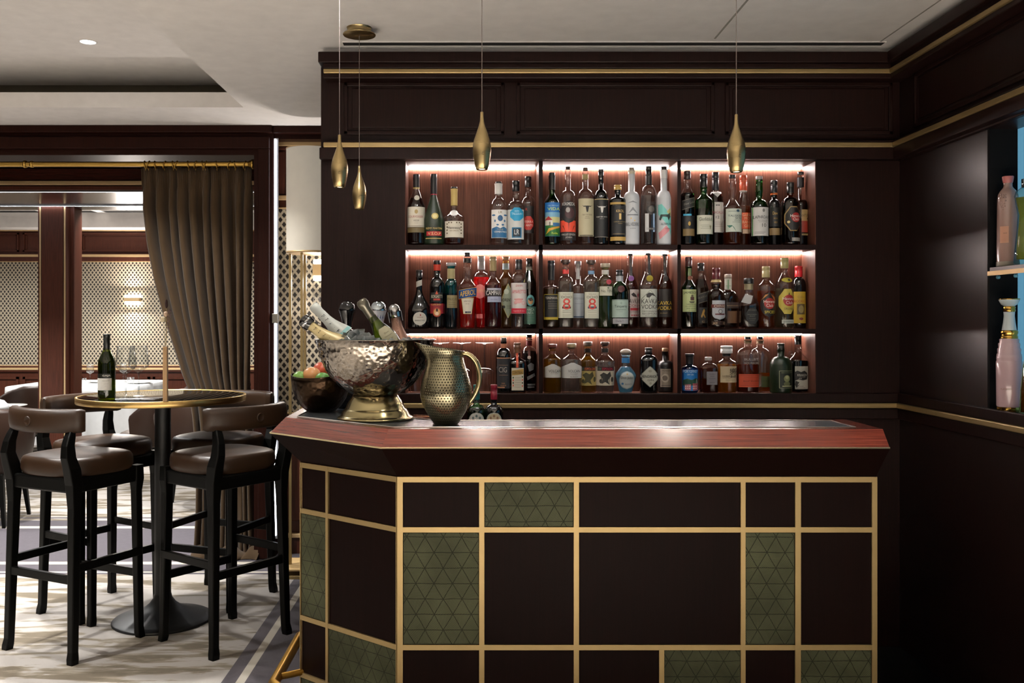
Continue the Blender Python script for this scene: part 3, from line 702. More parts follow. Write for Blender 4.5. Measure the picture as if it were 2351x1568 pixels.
curved_label(t, 'label', .0389, -1.15, .9, .102, .122, plain('15150f', .4), [('GAJA', .35, .1125, .036, .009, 'e8e4d8')])
curved_label(t, 'label', .0390, -1.2, .95, .046, .101, plain('cfccc4', .6), [('GAIA & REY', .3, .09, .032, .0035, '6a675f'), ('LANGHE', .3, .076, .018, .002, '8a8780'), ('2012', .3, .066, .010, .002, '8a8780')])
# wine glasses
CG = thin_glass((.97, .98, .98), (.66, .68, .70), .02, 1.0, name='clear_crystal')
def wine_glass(loc, label, sc_=1.0, group='wine glasses on the round high table', cat='wine glass'):
    t = thing('wine_glass', loc, label, cat, group)
    k = sc_
    MB().lathe([(.001 * k, .0), (.041 * k, 0), (.041 * k, .0015 * k), (.02 * k, .003 * k), (.006 * k, .007 * k), (.0042 * k, .015 * k)], seg=32).build('foot', CG, t)
    MB().lathe([(.0042 * k, .012 * k), (.0036 * k, .06 * k), (.0038 * k, .10 * k), (.008 * k, .118 * k)], seg=16).build('stem', thin_glass((.8, .82, .83), (.12, .13, .14), .02, name='stem_crystal'), t)
    MB().lathe([(.007 * k, .116 * k), (.018 * k, .124 * k), (.040 * k, .138 * k), (.0475 * k, .150 * k), (.0475 * k, .156 * k), (.044 * k, .19 * k), (.039 * k, .245 * k), (.0382 * k, .245 * k), (.0433 * k, .19 * k), (.0468 * k, .156 * k), (.039 * k, .14 * k), (.001, .126 * k)], seg=36, cap1=False).build('bowl', CG, t)
    return t
p = W(289, 915, 4.36); p.z = 1.1003; g1 = wine_glass(p, 'empty angular wine glass on the high table, nearer the wine bottle')
p = W(318.5, 910, 4.45); p.z = 1.1003; dup(g1, p, 0, 'empty angular wine glass on the high table, nearer the wooden bud vase', 'wine glasses on the round high table')
# wooden bud vase with dried flowers
p = W(380, 922, 4.155); p.z = 1.1003
t = thing('bud_vase', p, 'slim square wooden bud vase standing at the front of the high table', 'vase')
wv = wood('8a6a46', 'b08d62', .5, (40, 40, 2), name='oak')
box(-.0095, .0095, -.0095, .0095, 0, .248).build('vase_body', wv, t, bevel=.0012)
MB().lathe([(.0045, .2482), (.0045, .2486)], seg=12).build('opening', plain('1a120c', .9), t)
fl = thing('dried_flowers', p + Vector((0, 0, .242)), 'dried flower stems with pale buds and a dark seed head in the wooden vase', 'dried flowers')
stem = plain('8c7a55', .8); 
for pts, r in (([(-.002, 0, 0), (-.006, 0, .07), (-.009, .001, .125)], .0011), ([(.001, .001, 0), (.002, .001, .08), (.001, .001, .16)], .0011), ([(.002, -.001, 0), (.006, 0, .07), (.016, 0, .16)], .0010), ([(.0, .002, 0), (.003, .002, .09), (.003, .002, .19)], .0011)):
    MB().tube(pts, r, 6).build('stem', stem, fl)
m = MB(); m.box(-.022, -.002, -.008, .009, .116, .139); m.build('bud', plain('cdbfa0', .8), fl, bevel=.004)
m = MB(); m.ball((.001, .002, .152), .010, k=(1, 1, 1.25)); m.build('bud', plain('c4a890', .8), fl)
m = MB(); m.ball((.0035, .003, .198), .007, k=(1, 1, 3.0)); m.build('seed_head', plain('2a1512', .9), fl)
m = MB(); random.seed(3)
for i in range(70):
    u = random.random(); m.ball((.008 + .012 * u + random.uniform(-.006, .006), random.uniform(-.006, .006), .085 + .09 * u), random.uniform(.0018, .0034), seg=6)
m.build('lavender', plain('5a4648', .9), fl)

# ---------------------------------------------------------------- curtain, rod, rings
t = thing('curtain_rod', (-3.0, 5.74, Z(377, 5.74)), 'long brass curtain rod across the doorway with a turned end cap', 'curtain rod')
RODM = brushed('b6924a', .34, (220, 3, 3), name='rod_brass')
x1 = X(583, 5.74) + 3.0
MB().tube([(-5.5, 0, 0), (x1 - .03, 0, 0)], .0165, 16).build('pole', RODM, t)
MB().lathe([(.017, 0), (.02, .01), (.024, .012), (.024, .02), (.03, .024), (.03, .034), (.001, .034)], seg=24, rot=Matrix.Rotation(R(90), 3, 'Y'), c=(x1 - .036, 0, 0)).build('end_cap', RODM, t)
xx = X(62, 5.74) + 3.0
for dx, w_ in ((-.012, .022), (.03, .02)):
    MB().lathe([(.017, -.01), (w_, -.008), (w_ + .001, 0), (w_, .008), (.017, .01)], seg=20, rot=Matrix.Rotation(R(90), 3, 'Y'), c=(xx + dx, 0, 0)).build('joint_collar', RODM, t)
for i, px in enumerate((334, 341, 357, 378, 398, 405, 433, 449, 466, 472, 498, 526, 540, 562)):
    ORD = 'leftmost|second|third|fourth|fifth|sixth|seventh|eighth|ninth|tenth|eleventh|twelfth|thirteenth|rightmost'.split('|')
    r = thing('curtain_ring', (X(px, 5.74), 5.74, Z(377, 5.74)), ORD[i] + (' brass curtain ring from the left' if i not in (0, 13) else ' brass curtain ring') + ' on the rod above the taupe curtain', 'curtain ring', 'curtain rings on the brass rod')
    tl = .35 if i % 2 else -.2; pts = [(tl * .02 * math.sin(a), .0225 * math.cos(a), -.004 + .0225 * math.sin(a)) for a in [2 * math.pi * k / 24 for k in range(24)]]
    MB().tube(pts, .0036, 8, closed=True).build('ring', RODM, r)
    MB().tube([(0, 0, -.0265), (0, .002, -.038)], .0018, 6).build('eyelet', RODM, r)
def interp(tab, y):
    for i in range(len(tab) - 1):
        if y <= tab[i + 1][0]:
            f = (y - tab[i][0]) / (tab[i + 1][0] - tab[i][0]); f = max(0, f); f = f
            return [tab[i][k] + (tab[i + 1][k] - tab[i][k]) * f for k in (1, 2)]
    return tab[-1][1:]
tab = [(388, 323, 578), (480, 325, 577), (560, 336, 577), (640, 352, 576), (720, 373, 575), (800, 398, 574), (860, 417, 573), (895, 432, 573), (960, 442, 575), (1060, 451, 580), (1180, 448, 582), (1260, 442, 584), (1322, 437, 588)]
cu = MB(); NU, NV = 300, 90; rs = []
random.seed(11); ph = [random.uniform(-.5, .5) for _ in range(40)]
nf = 10
for j in range(NV + 1):
    v = j / NV; py = 387 + (1318 - 387) * v; L_, R_ = interp(tab, py); ring = []
    for i in range(NU + 1):
        u = i / NU
        uu = u + .012 * math.sin(u * 19 + v * 2.1) + .008 * math.sin(u * 41 + v * 3)
        k = uu * nf; w_ = math.sin(2 * math.pi * k + ph[int(k) % 40] * .9 * v)
        fold = math.copysign(abs(w_) ** .75, w_)
        amp = .038 + .016 * math.sin(v * math.pi) + .01 * math.sin(k * 2.3)
        pin = .35 + .65 * min(1, v / .10)
        y = 5.80 + amp * fold * pin + .010 * math.sin(u * 57 + v * 9) * min(1, v * 6) + .006 * math.sin(i * 1.9) * max(0, 1 - v / .07)
        y += .03 * max(0, v - .93) / .07 * math.sin(u * 30 + 3)
        sx = .006 * math.cos(2 * math.pi * k) * (1 if v > .05 else .3)
        ztop = Z(py, 5.80) + (.012 * abs(math.sin(math.pi * k)) if j == 0 else 0)
        ring.append((X(L_ + (R_ - L_) * u, 5.80) + sx, y, max(.01, ztop)))
    rs.append(ring)
cu.rings(rs, None, False, False, closed=False)
cloth = plain('453626', .9, name='taupe_velvet', sheen=.1, spec=.1, bump=(300, .1))
o = cu.build('curtain', cloth); tag(o, 'long taupe velvet curtain gathered at the right side of the doorway', 'curtain')
so = o.modifiers.new('thick', 'SOLIDIFY'); so.thickness = .004
# crumpled hem of the curtain on the floor
m = MB(); rs = []
for j in range(9):
    a = math.pi * j / 8; ring = []
    for i in range(81):
        u = i / 80; x = X(440 + 150 * u, 5.66); rr = .05 + .018 * math.sin(u * 15) + .008 * math.sin(u * 31)
        ring.append((x + .01 * math.sin(j * .8 + u * 22), 5.74 + math.cos(a) * (.09 + .02 * math.sin(u * 13)), max(.004, math.sin(a) * rr)))
    rs.append(ring)
m.rings(rs, None, False, False, closed=False); hem = m.build('hem', cloth, o)

# ---------------------------------------------------------------- floor lamp behind the bar corner
lx = X(716, 5.37); t = thing('floor_lamp', (lx, 5.37, 0), 'tall floor lamp with a cream drum shade on slim brass legs', 'floor lamp')
zb, zt = Z(583, 5.37), Z(345, 5.37)
shm = plain('c9c2b4', .85, name='cream_linen', bump=(500, .15), emit='c9c2b4', es=.24)
MB().lathe([(.146, zb + .012), (.146, zt), (.143, zt), (.143, zb + .012), (.146, zb + .012)], seg=64, cap0=False, cap1=False).build('lamp_shade', shm, t)
MB().lathe([(.001, zb + .003), (.12, zb + .003), (.147, zb), (.148, zb + .012), (.001, zb + .014)], seg=64).build('shade_ring', GOLDF, t)
MB().lathe([(.147, zt), (.148, zt + .006), (.14, zt + .006)], seg=64, cap0=False, cap1=False).build('shade_ring', GOLDF, t)
for dx, dy in ((X(665, 5.33) - lx, -.02), (X(693, 5.25) - lx, -.12), (.13, -.02), (.055, .115), (-.06, .11)):
    MB().tube([(dx, dy, .0), (dx, dy, zb)], .0105, 4, square=True).build('leg', GOLD, t)
box(-.145, .15, -.135, .13, .045, .056).build('base_shelf', plain('b89a6a', .4), t, bevel=.002)
box(-.148, .153, -.138, .133, 0, .02).build('base', GOLD, t, bevel=.002)
# ---------------------------------------------------------------- wall sconces of glass rods
rodg = plain('f4f2ee', .2, emit='fff6e6', es=1.6, name='lit_glass_rod')
def sconce(loc, label, wd, band_h, tubes, es, rr, lp=14):
    t = thing('wall_sconce', loc, label, 'wall lamp', None)
    m = MB(); m.box(-wd, wd, -.075, 0, -band_h, band_h); m.build('band', GOLDF, t, bevel=.004)
    rg = plain('f4f2ee', .2, emit='fff3e2', es=es, name='lit_glass_rod')
    dg = thin_glass((.9, .9, .9), (.5, .5, .5), .05, name='rod_glass')
    for i, (x, top, bot) in enumerate(tubes):
        MB().tube([(x, -.04, -bot), (x, -.04, top)], rr, 10).build('glass_rod', dg, t)
    box(-wd * .9, wd * .9, -.06, -.012, band_h, band_h + .03).build('light', rg, t); box(-wd * .9, wd * .9, -.06, -.012, -band_h - .03, -band_h).build('light', rg, t)
    for s in (1, -1):
        l = lamp('sconce_lamp', 'AREA', (0, 0, 0), lp, (1, .9, .82), .1, size_y=.05); l.parent = t
        l.location = (0, -.09, s * (band_h + .05)); l.rotation_euler = (R(180 + 38) if s > 0 else R(-38), 0, 0)
    return t
n = 8; sconce(W(306.5, 688, FW - .02), 'wall sconce of clear rods with a brass band, glowing on the lattice wall', .095, .025, [(-.085 + .17 * i / (n - 1), .17 + .02 * (i % 3), .17 + .015 * ((i + 1) % 3)) for i in range(n)], 24, .010)
sconce(W(742, 621, DL - .02), 'wall sconce of glass rods behind the left end of the bar wall', .055, .036, [(-.052, .145, .22), (-.038, .16, .24), (-.026, .165, .235), (-.014, .195, .22), (.0, .21, .24), (.02, .2, .24), (.04, .19, .23)], 10, .0068, 3)
lamp('lattice_fill', 'POINT', W(700, 700, 5.5), 1.5, (1, .93, .88), .08)  # bare fill light on the lattice wall, without any fixture

# ---------------------------------------------------------------- downlight in the coffer
p = W(202, 95, 4.74)
t = thing('ceiling_downlight', (p.x, p.y, 2.9), 'small round glowing downlight recessed in the coffered ceiling', 'ceiling light')
MB().lathe([(.046, 0), (.046, -.004), (.038, -.006), (.038, 0)], seg=32, cap0=False, cap1=False).build('trim_ring', CEIL, t)
MB().lathe([(.001, -.004), (.038, -.004), (.038, -.001)], seg=32).build('lens', plain('ffffff', .5, emit='f4f8ff', es=14, name='lens'), t)

# ---------------------------------------------------------------- dining room: clothed tables, tub chairs
CL = plain('c8cacb', .8, name='white_linen', bump=(25, .05))
def cloth_table(x, y, hx_, hy_, z, drop, label, round_=False):
    t = thing('dining_table', (x, y, 0), label[0], 'dining table', 'dining tables in the far room')
    MB().lathe([(.001, 0), (.28, 0), (.27, .015), (.05, .05), (.04, .08), (.04, z - .05)], seg=32).build('pedestal', BLKM, t)
    MB().lathe([(min(hx_, hy_) * .9, z - .03), (min(hx_, hy_) * .9, z - .004)], seg=32).build('table_top', WR, t)
    m = MB(); rs = []; n = 160
    for (k, zz, wv) in ((.001, z, 0), (.6, z, 0), (.985, z, 0), (1, z - .006, .0), (1.005, z - .05, .002), (1.02, z - drop * .5, .014), (1.04, z - drop, .028)):
        ring = []
        for i in range(n):
            a = 2 * math.pi * i / n; ca, sa = math.cos(a), math.sin(a)
            if round_: bx, by = hx_ * ca, hy_ * sa
            else: q = 1 / ((abs(ca) ** 9 + abs(sa) ** 9) ** (1 / 9)); bx, by = hx_ * ca * q, hy_ * sa * q
            f = wv * math.sin(a * 17 + math.sin(a * 5)); ring.append((bx * k + ca * f, by * k + sa * f, zz))
        rs.append(ring)
    m.rings(rs, None, True, False); o = m.build('tablecloth', CL); o.location = (x, y, 0); tag(o, label[1], 'tablecloth', 'white tablecloths'); return o
cloth_table(-4.40, 10.55, .70, .66, .76, .62, ('dining table under a white cloth behind the wine bottle', 'white cloth over the dining table behind the wine bottle'))
cloth_table(-4.28, 7.55, .48, .48, .76, .30, ('round dining table at the left edge of the picture, under a white cloth', 'white cloth over the table at the left edge of the picture'), True)
def make_tub(loc, rz, label):
    t = thing('dining_chair', loc, label, 'dining chair', 'brown leather tub chairs in the dining room', rz)
    s = MB(); cushion(s, .25, .25, .38, .48, n=3.2); s.build('seat', LEAD, t)
    rs = []; n = 28
    for i in range(n + 1):
        u = -1 + 2 * i / n; a = u * R(108); rx, ry = .285, .27
        top = .84 - .20 * max(0, (abs(u) - .42) / .58) ** 1.5; bot = .36
        ring = []
        for (o_, z) in ((.0, bot), (-.02, bot + .01), (-.03, (top + bot) / 2), (-.035, top - .03), (-.018, top), (.012, top), (.03, top - .03), (.028, (top + bot) / 2), (.018, bot + .01)):
            lean = (z - .36) * .12
            ring.append(((rx + o_ + lean) * math.sin(a), -(ry + o_ + lean) * math.cos(a), z))
        rs.append(ring)
    m = MB(); m.rings(rs); bk = m.build('backrest', LEAD, t)
    m = MB(); m.lathe([(.03, 0), (.03, .006), (.024, .009), (.001, .007)], seg=20, rot=Matrix.Rotation(R(90), 3, 'X')); b = m.build('button', LEAD, bk); b.location = (0, -.333, .62)
    fr = MB(); fr.box(-.22, .22, -.22, .22, .33, .38); fr.build('seat_frame', BLACK, t, bevel=.01)
    for sx in (-1, 1):
        for sy in (-1, 1):
            m = MB(); bar_leg(m, [(sx * .235, sy * .235, 0), (sx * .20, sy * .20, .34)], [.012, .02], [.012, .02]); m.build('leg', BLACK, t, bevel=.003)
    return t
tb = make_tub((X(-38, 6.75), 6.75, 0), R(6), 'brown tub chair turned away from us at the left edge, at the nearest table')
dup(tb, (X(52, 9.2), 9.2, 0), R(75), 'brown tub chair just left of the brass lined column')
dup(tb, (X(345, 8.35), 8.35, 0), R(95), 'brown tub chair seen under the high table top, facing the clothed table')
dup(tb, (X(462, 7.3), 7.3, 0), R(14), 'brown tub chair with its buttoned back beside the hanging curtain')
dup(tb, (X(436, 10.9), 10.9, 0), R(100), 'brown tub chair at the right of the clothed dining table, before the curtain')
dup(tb, (X(590, 8.9), 8.9, 0), R(60), 'brown tub chair mostly hidden behind the curtain and the stools')
# tableware
def place(px, py, D, z=.7603): p = W(px, py, D); p.z = z; return p
wine_glass(place(207, 873, 10.6), 'wine glass on the clothed dining table, left of the wine bottle', .9, 'wine glasses on the dining tables')
wine_glass(place(283, 870, 10.8), 'wine glass on the clothed dining table behind the high table glasses', .9, 'wine glasses on the dining tables')
def tumbler(loc, label):
    t = thing('tumbler', loc, label, 'glass', 'tumblers on the dining table')
    MB().lathe([(.001, 0), (.032, 0), (.038, .09), (.0365, .09), (.031, .006), (.001, .006)], seg=28).build('glass_wall', CG, t); return t
tumbler(place(190, 884, 10.05), 'water tumbler at the left corner of the clothed dining table')
tumbler(place(300, 880, 10.2), 'water tumbler on the clothed dining table behind the wine glasses')
def plate(loc, label, r=.14):
    o = MB().lathe([(.001, 0), (r * .6, 0), (r, .014), (r, .017), (r * .62, .005), (.001, .004)], seg=40).build('plate', plain('dcdcd8', .2)); o.location = loc; tag(o, label, 'plate', 'white plates on the dining tables'); return o
plate(place(232, 868, 10.7), 'white plate at the back of the clothed dining table'); plate(place(320, 874, 10.55), 'white plate on the right of the clothed dining table')
plate(place(20, 934, 7.6), 'white plate on the table at the left edge of the picture')
m = MB(); m.lathe([(.001, 0), (.09, .004), (.085, .03), (.05, .07), (.001, .085)], seg=18); o = m.build('folded_napkin', CL); o.location = place(-6, 940, 7.4); tag(o, 'white folded napkin on the table at the left edge', 'napkin')

# ---------------------------------------------------------------- pendant lamps over the bar
PB = brushed('a8946a', .30, (3, 3, 260), name='satin_brass')
def pendant(px, ybot, D, ln, label):
    s = D / F; zb = Z(ybot, D); x = X(px, D)
    t = thing('pendant_lamp', (x, D, zb), label, 'pendant lamp', 'drop shaped pendant lamps over the bar')
    H = .18; pr = [(.0125, .002), (.0165, .0), (.0190, .003), (.0225, .018), (.0268, .04), (.0288, .060), (.0282, .075), (.0245, .095), (.0175, .115), (.0105, .135), (.0068, .15), (.0055, .165), (.0052, .178), (.004, .18), (.001, .18)]
    sh_ = MB().lathe(pr, seg=48, cap0=False).build('lamp_shade', PB, t)
    # engraved crown and C emblem
    em = MB(); er = .0278; a0 = -x / D
    def sp_(u, z): a = u / er + .12; return (er * 1.04 * math.sin(a), -er * 1.04 * math.cos(a), z)
    pts = [(.0035 * math.cos(R(q)), .046 + .0035 * math.sin(R(q))) for q in range(40, 321, 20)]
    em.tube([sp_(u, z) for u, z in pts], .0005, 6)
    for q in (60, 90, 120): em.tube([sp_(.0042 * math.cos(R(q)), .046 + .0042 * math.sin(R(q))), sp_(.006 * math.cos(R(q)), .046 + .006 * math.sin(R(q)))], .0005, 6)
    em.build('emblem', plain('3a2c12', .5), sh_)
    MB().lathe([(.001, .0035), (.0128, .0035), (.0128, .006)], seg=24).build('lens', plain('fff1d6', .5, emit='ffe2b0', es=16, name='lens_warm'), t)
    MB().tube([(0, 0, .178), (0, 0, ZC - zb - .02)], .0013, 8).build('cord', plain('5e5450', .7), t)
    c = MB().lathe([(.001, -.030), (.066, -.030), (.067, -.028), (.066, -.026), (.05, -.024), (.05, -.002), (.052, 0)], seg=48).build('canopy', PB, t); c.location = (0, 0, ZC - zb)
    l = lamp('pendant_spot', 'SPOT', (0, 0, -.004), 5.5, (1, .92, .80), .012, spot=95, blend=.8); l.parent = t; l.rotation_euler = (0, 0, 0); l.location = (0, 0, -.004)
    return t
pendant(779.5, 431, 3.14, 0, 'brass drop pendant lamp above the champagne bowl, largest of the left pair')
pendant(825, 481, 3.79, 0, 'smallest brass drop pendant lamp, hanging from the visible round canopy')
pendant(1106.5, 390, 2.87, 0, 'brass drop pendant lamp in front of the left column of bottle niches')
pendant(1690.5, 396, 2.86, 0, 'brass drop pendant lamp in front of the right column of bottle niches')
# ---------------------------------------------------------------- bottles on the shelves
GL = {'c': ((.95, .96, .96), (.58, .60, .62)), 'g': ((.16, .60, .18), (.02, .18, .03)), 'dg': ((.10, .36, .10), (.01, .08, .02)),
      't': ((.15, .85, .92), (.03, .50, .60)), 'b': ((.05, .42, .80), (.01, .18, .45)), 'a': ((.6, .27, .10), (.2, .07, .02)), 'lb': ((.74, .90, .96), (.45, .66, .76)),
      'r': ((.95, .25, .22), (.5, .05, .05)), 'y': ((.93, .86, .55), (.35, .28, .08)), 'pg': ((.80, .88, .68), (.28, .34, .16))}
def gmat(k):
    if k in GL: return thin_glass(*GL[k], .05, 1.5, name='bottle_glass')
    if k == 'F': return plain('b9bbbd', .45, name='frosted_glass', coat=.1)
    if k == 'K': return plain('060606', .12, name='black_glass_bottle', coat=.4)
    if k == 'KM': return plain('0c0b0b', .35, name='satin_black_bottle')
    if k == 'GM': return plain('0d1f0c', .38, name='matte_green_glass', coat=.1)
    return plain(k, .2, name='opaque_bottle', coat=.3)
def shf(kind, t):
    if kind == 'r': return math.sqrt(max(0, 1 - t * t)) * .88 + .12 * (1 - t)
    if kind == 's': return .5 + .5 * math.cos(math.pi * t)
    if kind == 'l': return 1 - t
    if kind == 'c': return (1 - t) ** 1.7
    return 1 - t
def bottle(label, x, w, top, capb, neck, body, nw, cw, glass='c', sh='s', cap='111111', liq=None, labels=(), row=0, D=4.195, n=2, ky=1.0, group=None, bulge=0, foil=None, foot=1.0, capk='p', ball=None, base=None, name='liquor_bottle', extra=None, lrough=.55):
    """all measures are picture pixels of the photograph at distance D; neck = y where the neck ends, body = y where the full width starts"""
    if base is None: D = min(4.176 if D < 4.205 else 4.25, BW + ND - .014 - min(.041, w * 4.2 / F / 2 * ky))
    s = D / F; zb = SHZ[row] + .0006 if base is None else base
    x0 = (x - VX) * s; H = lambda py: CH - (py - VY) * s - zb
    Rb = w * s / 2; rn = nw * s / 2; rc = cw * s / 2
    Rb = min(Rb, .040 if n > 2.5 else .052)
    ht = H(top); hcb = H(capb); hn = H(neck); hb = max(.03, H(body))
    kk = ky * (1 if Rb * ky < .041 else .041 / (Rb * ky))
    t = thing(name, (x0, D, zb), label, 'bottle', group)
    g = gmat(glass)
    pr = [(.001, .003), (Rb * .82 * foot, 0), (Rb * .95 * foot, .003), (Rb * foot, .010)]
    if foot != 1: pr += [(Rb * (foot + (1 - foot) * q), .010 + (hb - .010) * q) for q in (.3, .6, .85)]
    pr.append((Rb, hb))
    for i in range(1, 11): pr.append((rn + (Rb - rn) * shf(sh, i / 10), hb + (hn - hb) * i / 10))
    nt0 = hn; lip = hcb if hcb > hn else hn + .001
    if bulge: pr += [(rn * (1 + bulge * math.sin(math.pi * q)), nt0 + (lip - nt0) * q) for q in (.2, .4, .6, .8)]
    pr += [(rn, max(lip - .004, nt0 + .0005)), (rn * 1.1, max(lip - .003, nt0 + .001)), (rn * 1.1, lip)]
    seg = 28
    def R_at(h):
        for i in range(len(pr) - 1):
            if pr[i][1] <= h <= pr[i + 1][1] + 1e-9:
                f = (h - pr[i][1]) / max(1e-6, pr[i + 1][1] - pr[i][1]); return pr[i][0] + (pr[i + 1][0] - pr[i][0]) * f
        return rn
    MB().lathe(pr, seg=seg, mat=g, n=n, ky=kk).build('bottle_glass', g, t)
    if liq:
        col, ly = liq; hl = min(max(.02, H(ly)), lip - .002); lp = [(.001, .006), (Rb * .88 * foot, .006)]
        hs_ = [.012, hb * .5, hb] + [hb + (hn - hb) * i / 8 for i in range(1, 9)] + [lip]
        for h in hs_:
            if h < hl: lp.append((R_at(h) * .93, h))
        lp += [(R_at(hl) * .93, hl), (.001, hl)]
        lum = sum(hx(col)[:3]); lm = liquid(col, .30 if lum < 1.6 else .03)
        MB().lathe(lp, seg=seg, mat=lm, n=n, ky=kk).build('liquid', lm, t)
    # cap
    if ball:
        br = ball * s / 2; m = MB(); m.ball((0, 0, (ht + hcb) / 2), 1, k=(br, br, (ht - hcb) / 2)); m.build('stopper', plain(cap, .5), t)
        MB().lathe([(rn * 1.05, hcb - .005), (rn * 1.35, hcb - .004), (rn * 1.35, hcb + .002), (rn, hcb + .004)], seg=20).build('lip', g, t)
    else:
        hh = ht - hcb
        if capk == 'f':       # flaring stopper
            cp = [(rc * .8, hcb), (rc, ht - .001), (rc * .93, ht), (.001, ht)]
        elif capk == 'w':     # wide disc stopper over a narrower neck
            cp = [(rn * .9, hcb - .006), (rn * .9, hcb), (rc * .96, hcb), (rc, hcb + .0015), (rc, ht - .0015), (rc * .95, ht), (.001, ht)]
        else:
            cp = [(rc * .98, hcb), (rc, hcb + .001)]
            if hh > .02:
                for q in (.55, .62, .66): cp += [(rc, hcb + hh * q), (rc * .94, hcb + hh * (q + .015)), (rc, hcb + hh * (q + .03))]
            cp += [(rc, ht - .002), (rc * .93, ht), (.001, ht)]
        MB().lathe(cp, seg=20).build('cap', plain(cap, .38, coat=.1), t)
    if foil:
        for col, y0, y1 in foil:
            h1, h0 = H(y0), H(y1); mk = MB(); mk.lathe([(R_at(h0 + (h1 - h0) * q / 4) * 1.05 + .0006, h0 + (h1 - h0) * q / 4) for q in range(5)], seg=20, cap0=False, cap1=False)
            mk.build('neck_band', plain(col, .42), t)
    # labels that follow the curve of the glass
    def front(dx, h):
        r = R_at(h); u = min(.985, abs(dx) / r)
        return -r * kk * (1 - u ** n) ** (1 / n)
    def strips(poly_, w0):
        xs = [p[0] for p in poly_]; out = []; n_ = max(1, int((max(xs) - min(xs)) / w0)); lo = min(xs); st_ = (max(xs) - lo) / n_
        for i in range(n_):
            a, b_ = lo + st_ * i, lo + st_ * (i + 1); pg = poly_
            for lim, sg in ((a, 1), (b_, -1)):
                nw_ = []
                for k in range(len(pg)):
                    p, q = pg[k - 1], pg[k]; ip, iq = (p[0] - lim) * sg >= -1e-9, (q[0] - lim) * sg >= -1e-9
                    if ip != iq: f = (lim - p[0]) / (q[0] - p[0]); nw_.append((lim, p[1] + (q[1] - p[1]) * f))
                    if iq: nw_.append(q)
                pg = nw_
                if not pg: break
            if len(pg) > 2: out.append(pg)
        return out
    for li, lb in enumerate(labels):
        shape, ax, bx, ay, by, col, texts = lb[:7]; tilt = lb[7] if len(lb) > 7 else 0
        m = MB(); lm = plain(col if col != '-' else '8a8a8a', lrough); cxp, hwp = (ax + bx) / 2, (bx - ax) / 2
        def P(px, py, e=.0005, li=li):
            e += .0011 * li
            py = py + tilt * (px - cxp); dx = (px - x) * s; h = H(py); r = R_at(h)
            dx = max(-r * .985, min(r * .985, dx)); return (dx, front(dx, h) - e, h)
        rws = []; nv = 14 if shape != 'r' else 6
        for j in range(nv + 1):
            v = j / nv; py = ay + (by - ay) * v
            if shape == 'r': k = 1
            elif shape == 'o': k = math.sqrt(max(.0004, 1 - (2 * v - 1) ** 2))
            elif shape == 'd': k = max(.02, 1 - abs(2 * v - 1)) ** .8
            elif shape == 'h': k = min(1, .42 + 1.9 * min(v, 1 - v))
            elif shape == 't': k = 1 - .35 * v
            elif shape == 'u': k = 1 if v < .7 else math.sqrt(max(.001, 1 - ((v - .7) / .3) ** 2))
            elif shape == 'm': k = min(1, .15 + 3.2 * v)
            elif shape == 'x': k = max(.02, v) if 1 else 1
            rws.append([P(cxp + hwp * k * (-1 + 2 * i / 12), py) for i in range(13)])
        if col != '-': m.rings(rws, lm, False, False, closed=False)
        for tx in texts:
            e = .0008
            if tx[0] == 'ART':      # blocks of colour: list of (polygon in px, colour)
                for poly_, c_ in tx[1]:
                    e += .00006
                    for pg in strips(poly_, 2.2): m.add([P(a, b_, e) for a, b_ in pg], [tuple(range(len(pg)))], plain(c_, .55))
                continue
            w_, cx_, cy_, wd_, hg_, c_ = tx
            vs, fs = text2d(w_)
            m.add([P(cx_ + (a - .5) * wd_, cy_ - (b_ - .5) * hg_, .0016) for a, b_ in vs], fs, plain(c_, .5))
        m.build('label', lm, t)
    if extra: extra(t, s, x0, H, R_at, P if labels else None)
    return t
def el(cx, cy, rx, ry=None, n=14):
    ry = ry or rx; return [(cx + rx * math.cos(2 * math.pi * i / n), cy + ry * math.sin(2 * math.pi * i / n)) for i in range(n)]
def rc(x0, x1, y0, y1): return [(x0, y0), (x1, y0), (x1, y1), (x0, y1)]
def seal(col, px, py, r, out=.003):
    def f(t, s, x0, H, R_at, P):
        dx = px * s - (x0 + VX * s); h = H(py); rr = R_at(h); y = -math.sqrt(max(0, rr * rr - dx * dx))
        o = MB().lathe([(r * s, 0), (r * s, out * .7), (r * s * .85, out), (.001, out * .8)], seg=20, rot=Matrix.Rotation(R(90), 3, 'X')).build('seal', plain(col, .35), t); o.location = (dx, y, h)
    return f
G = ['bottles in the top left niche', 'bottles in the top middle niche', 'bottles in the top right niche', 'bottles in the middle left niche', 'bottles in the centre niche', 'bottles in the middle right niche',
     'bottles in the bottom left niche', 'bottles in the bottom middle niche', 'bottles in the bottom right niche']
CR = 'cbc4b2'; DK = '1d1713'; GD = 'b29a5c'; WH = 'd8d5cf'
B = bottle
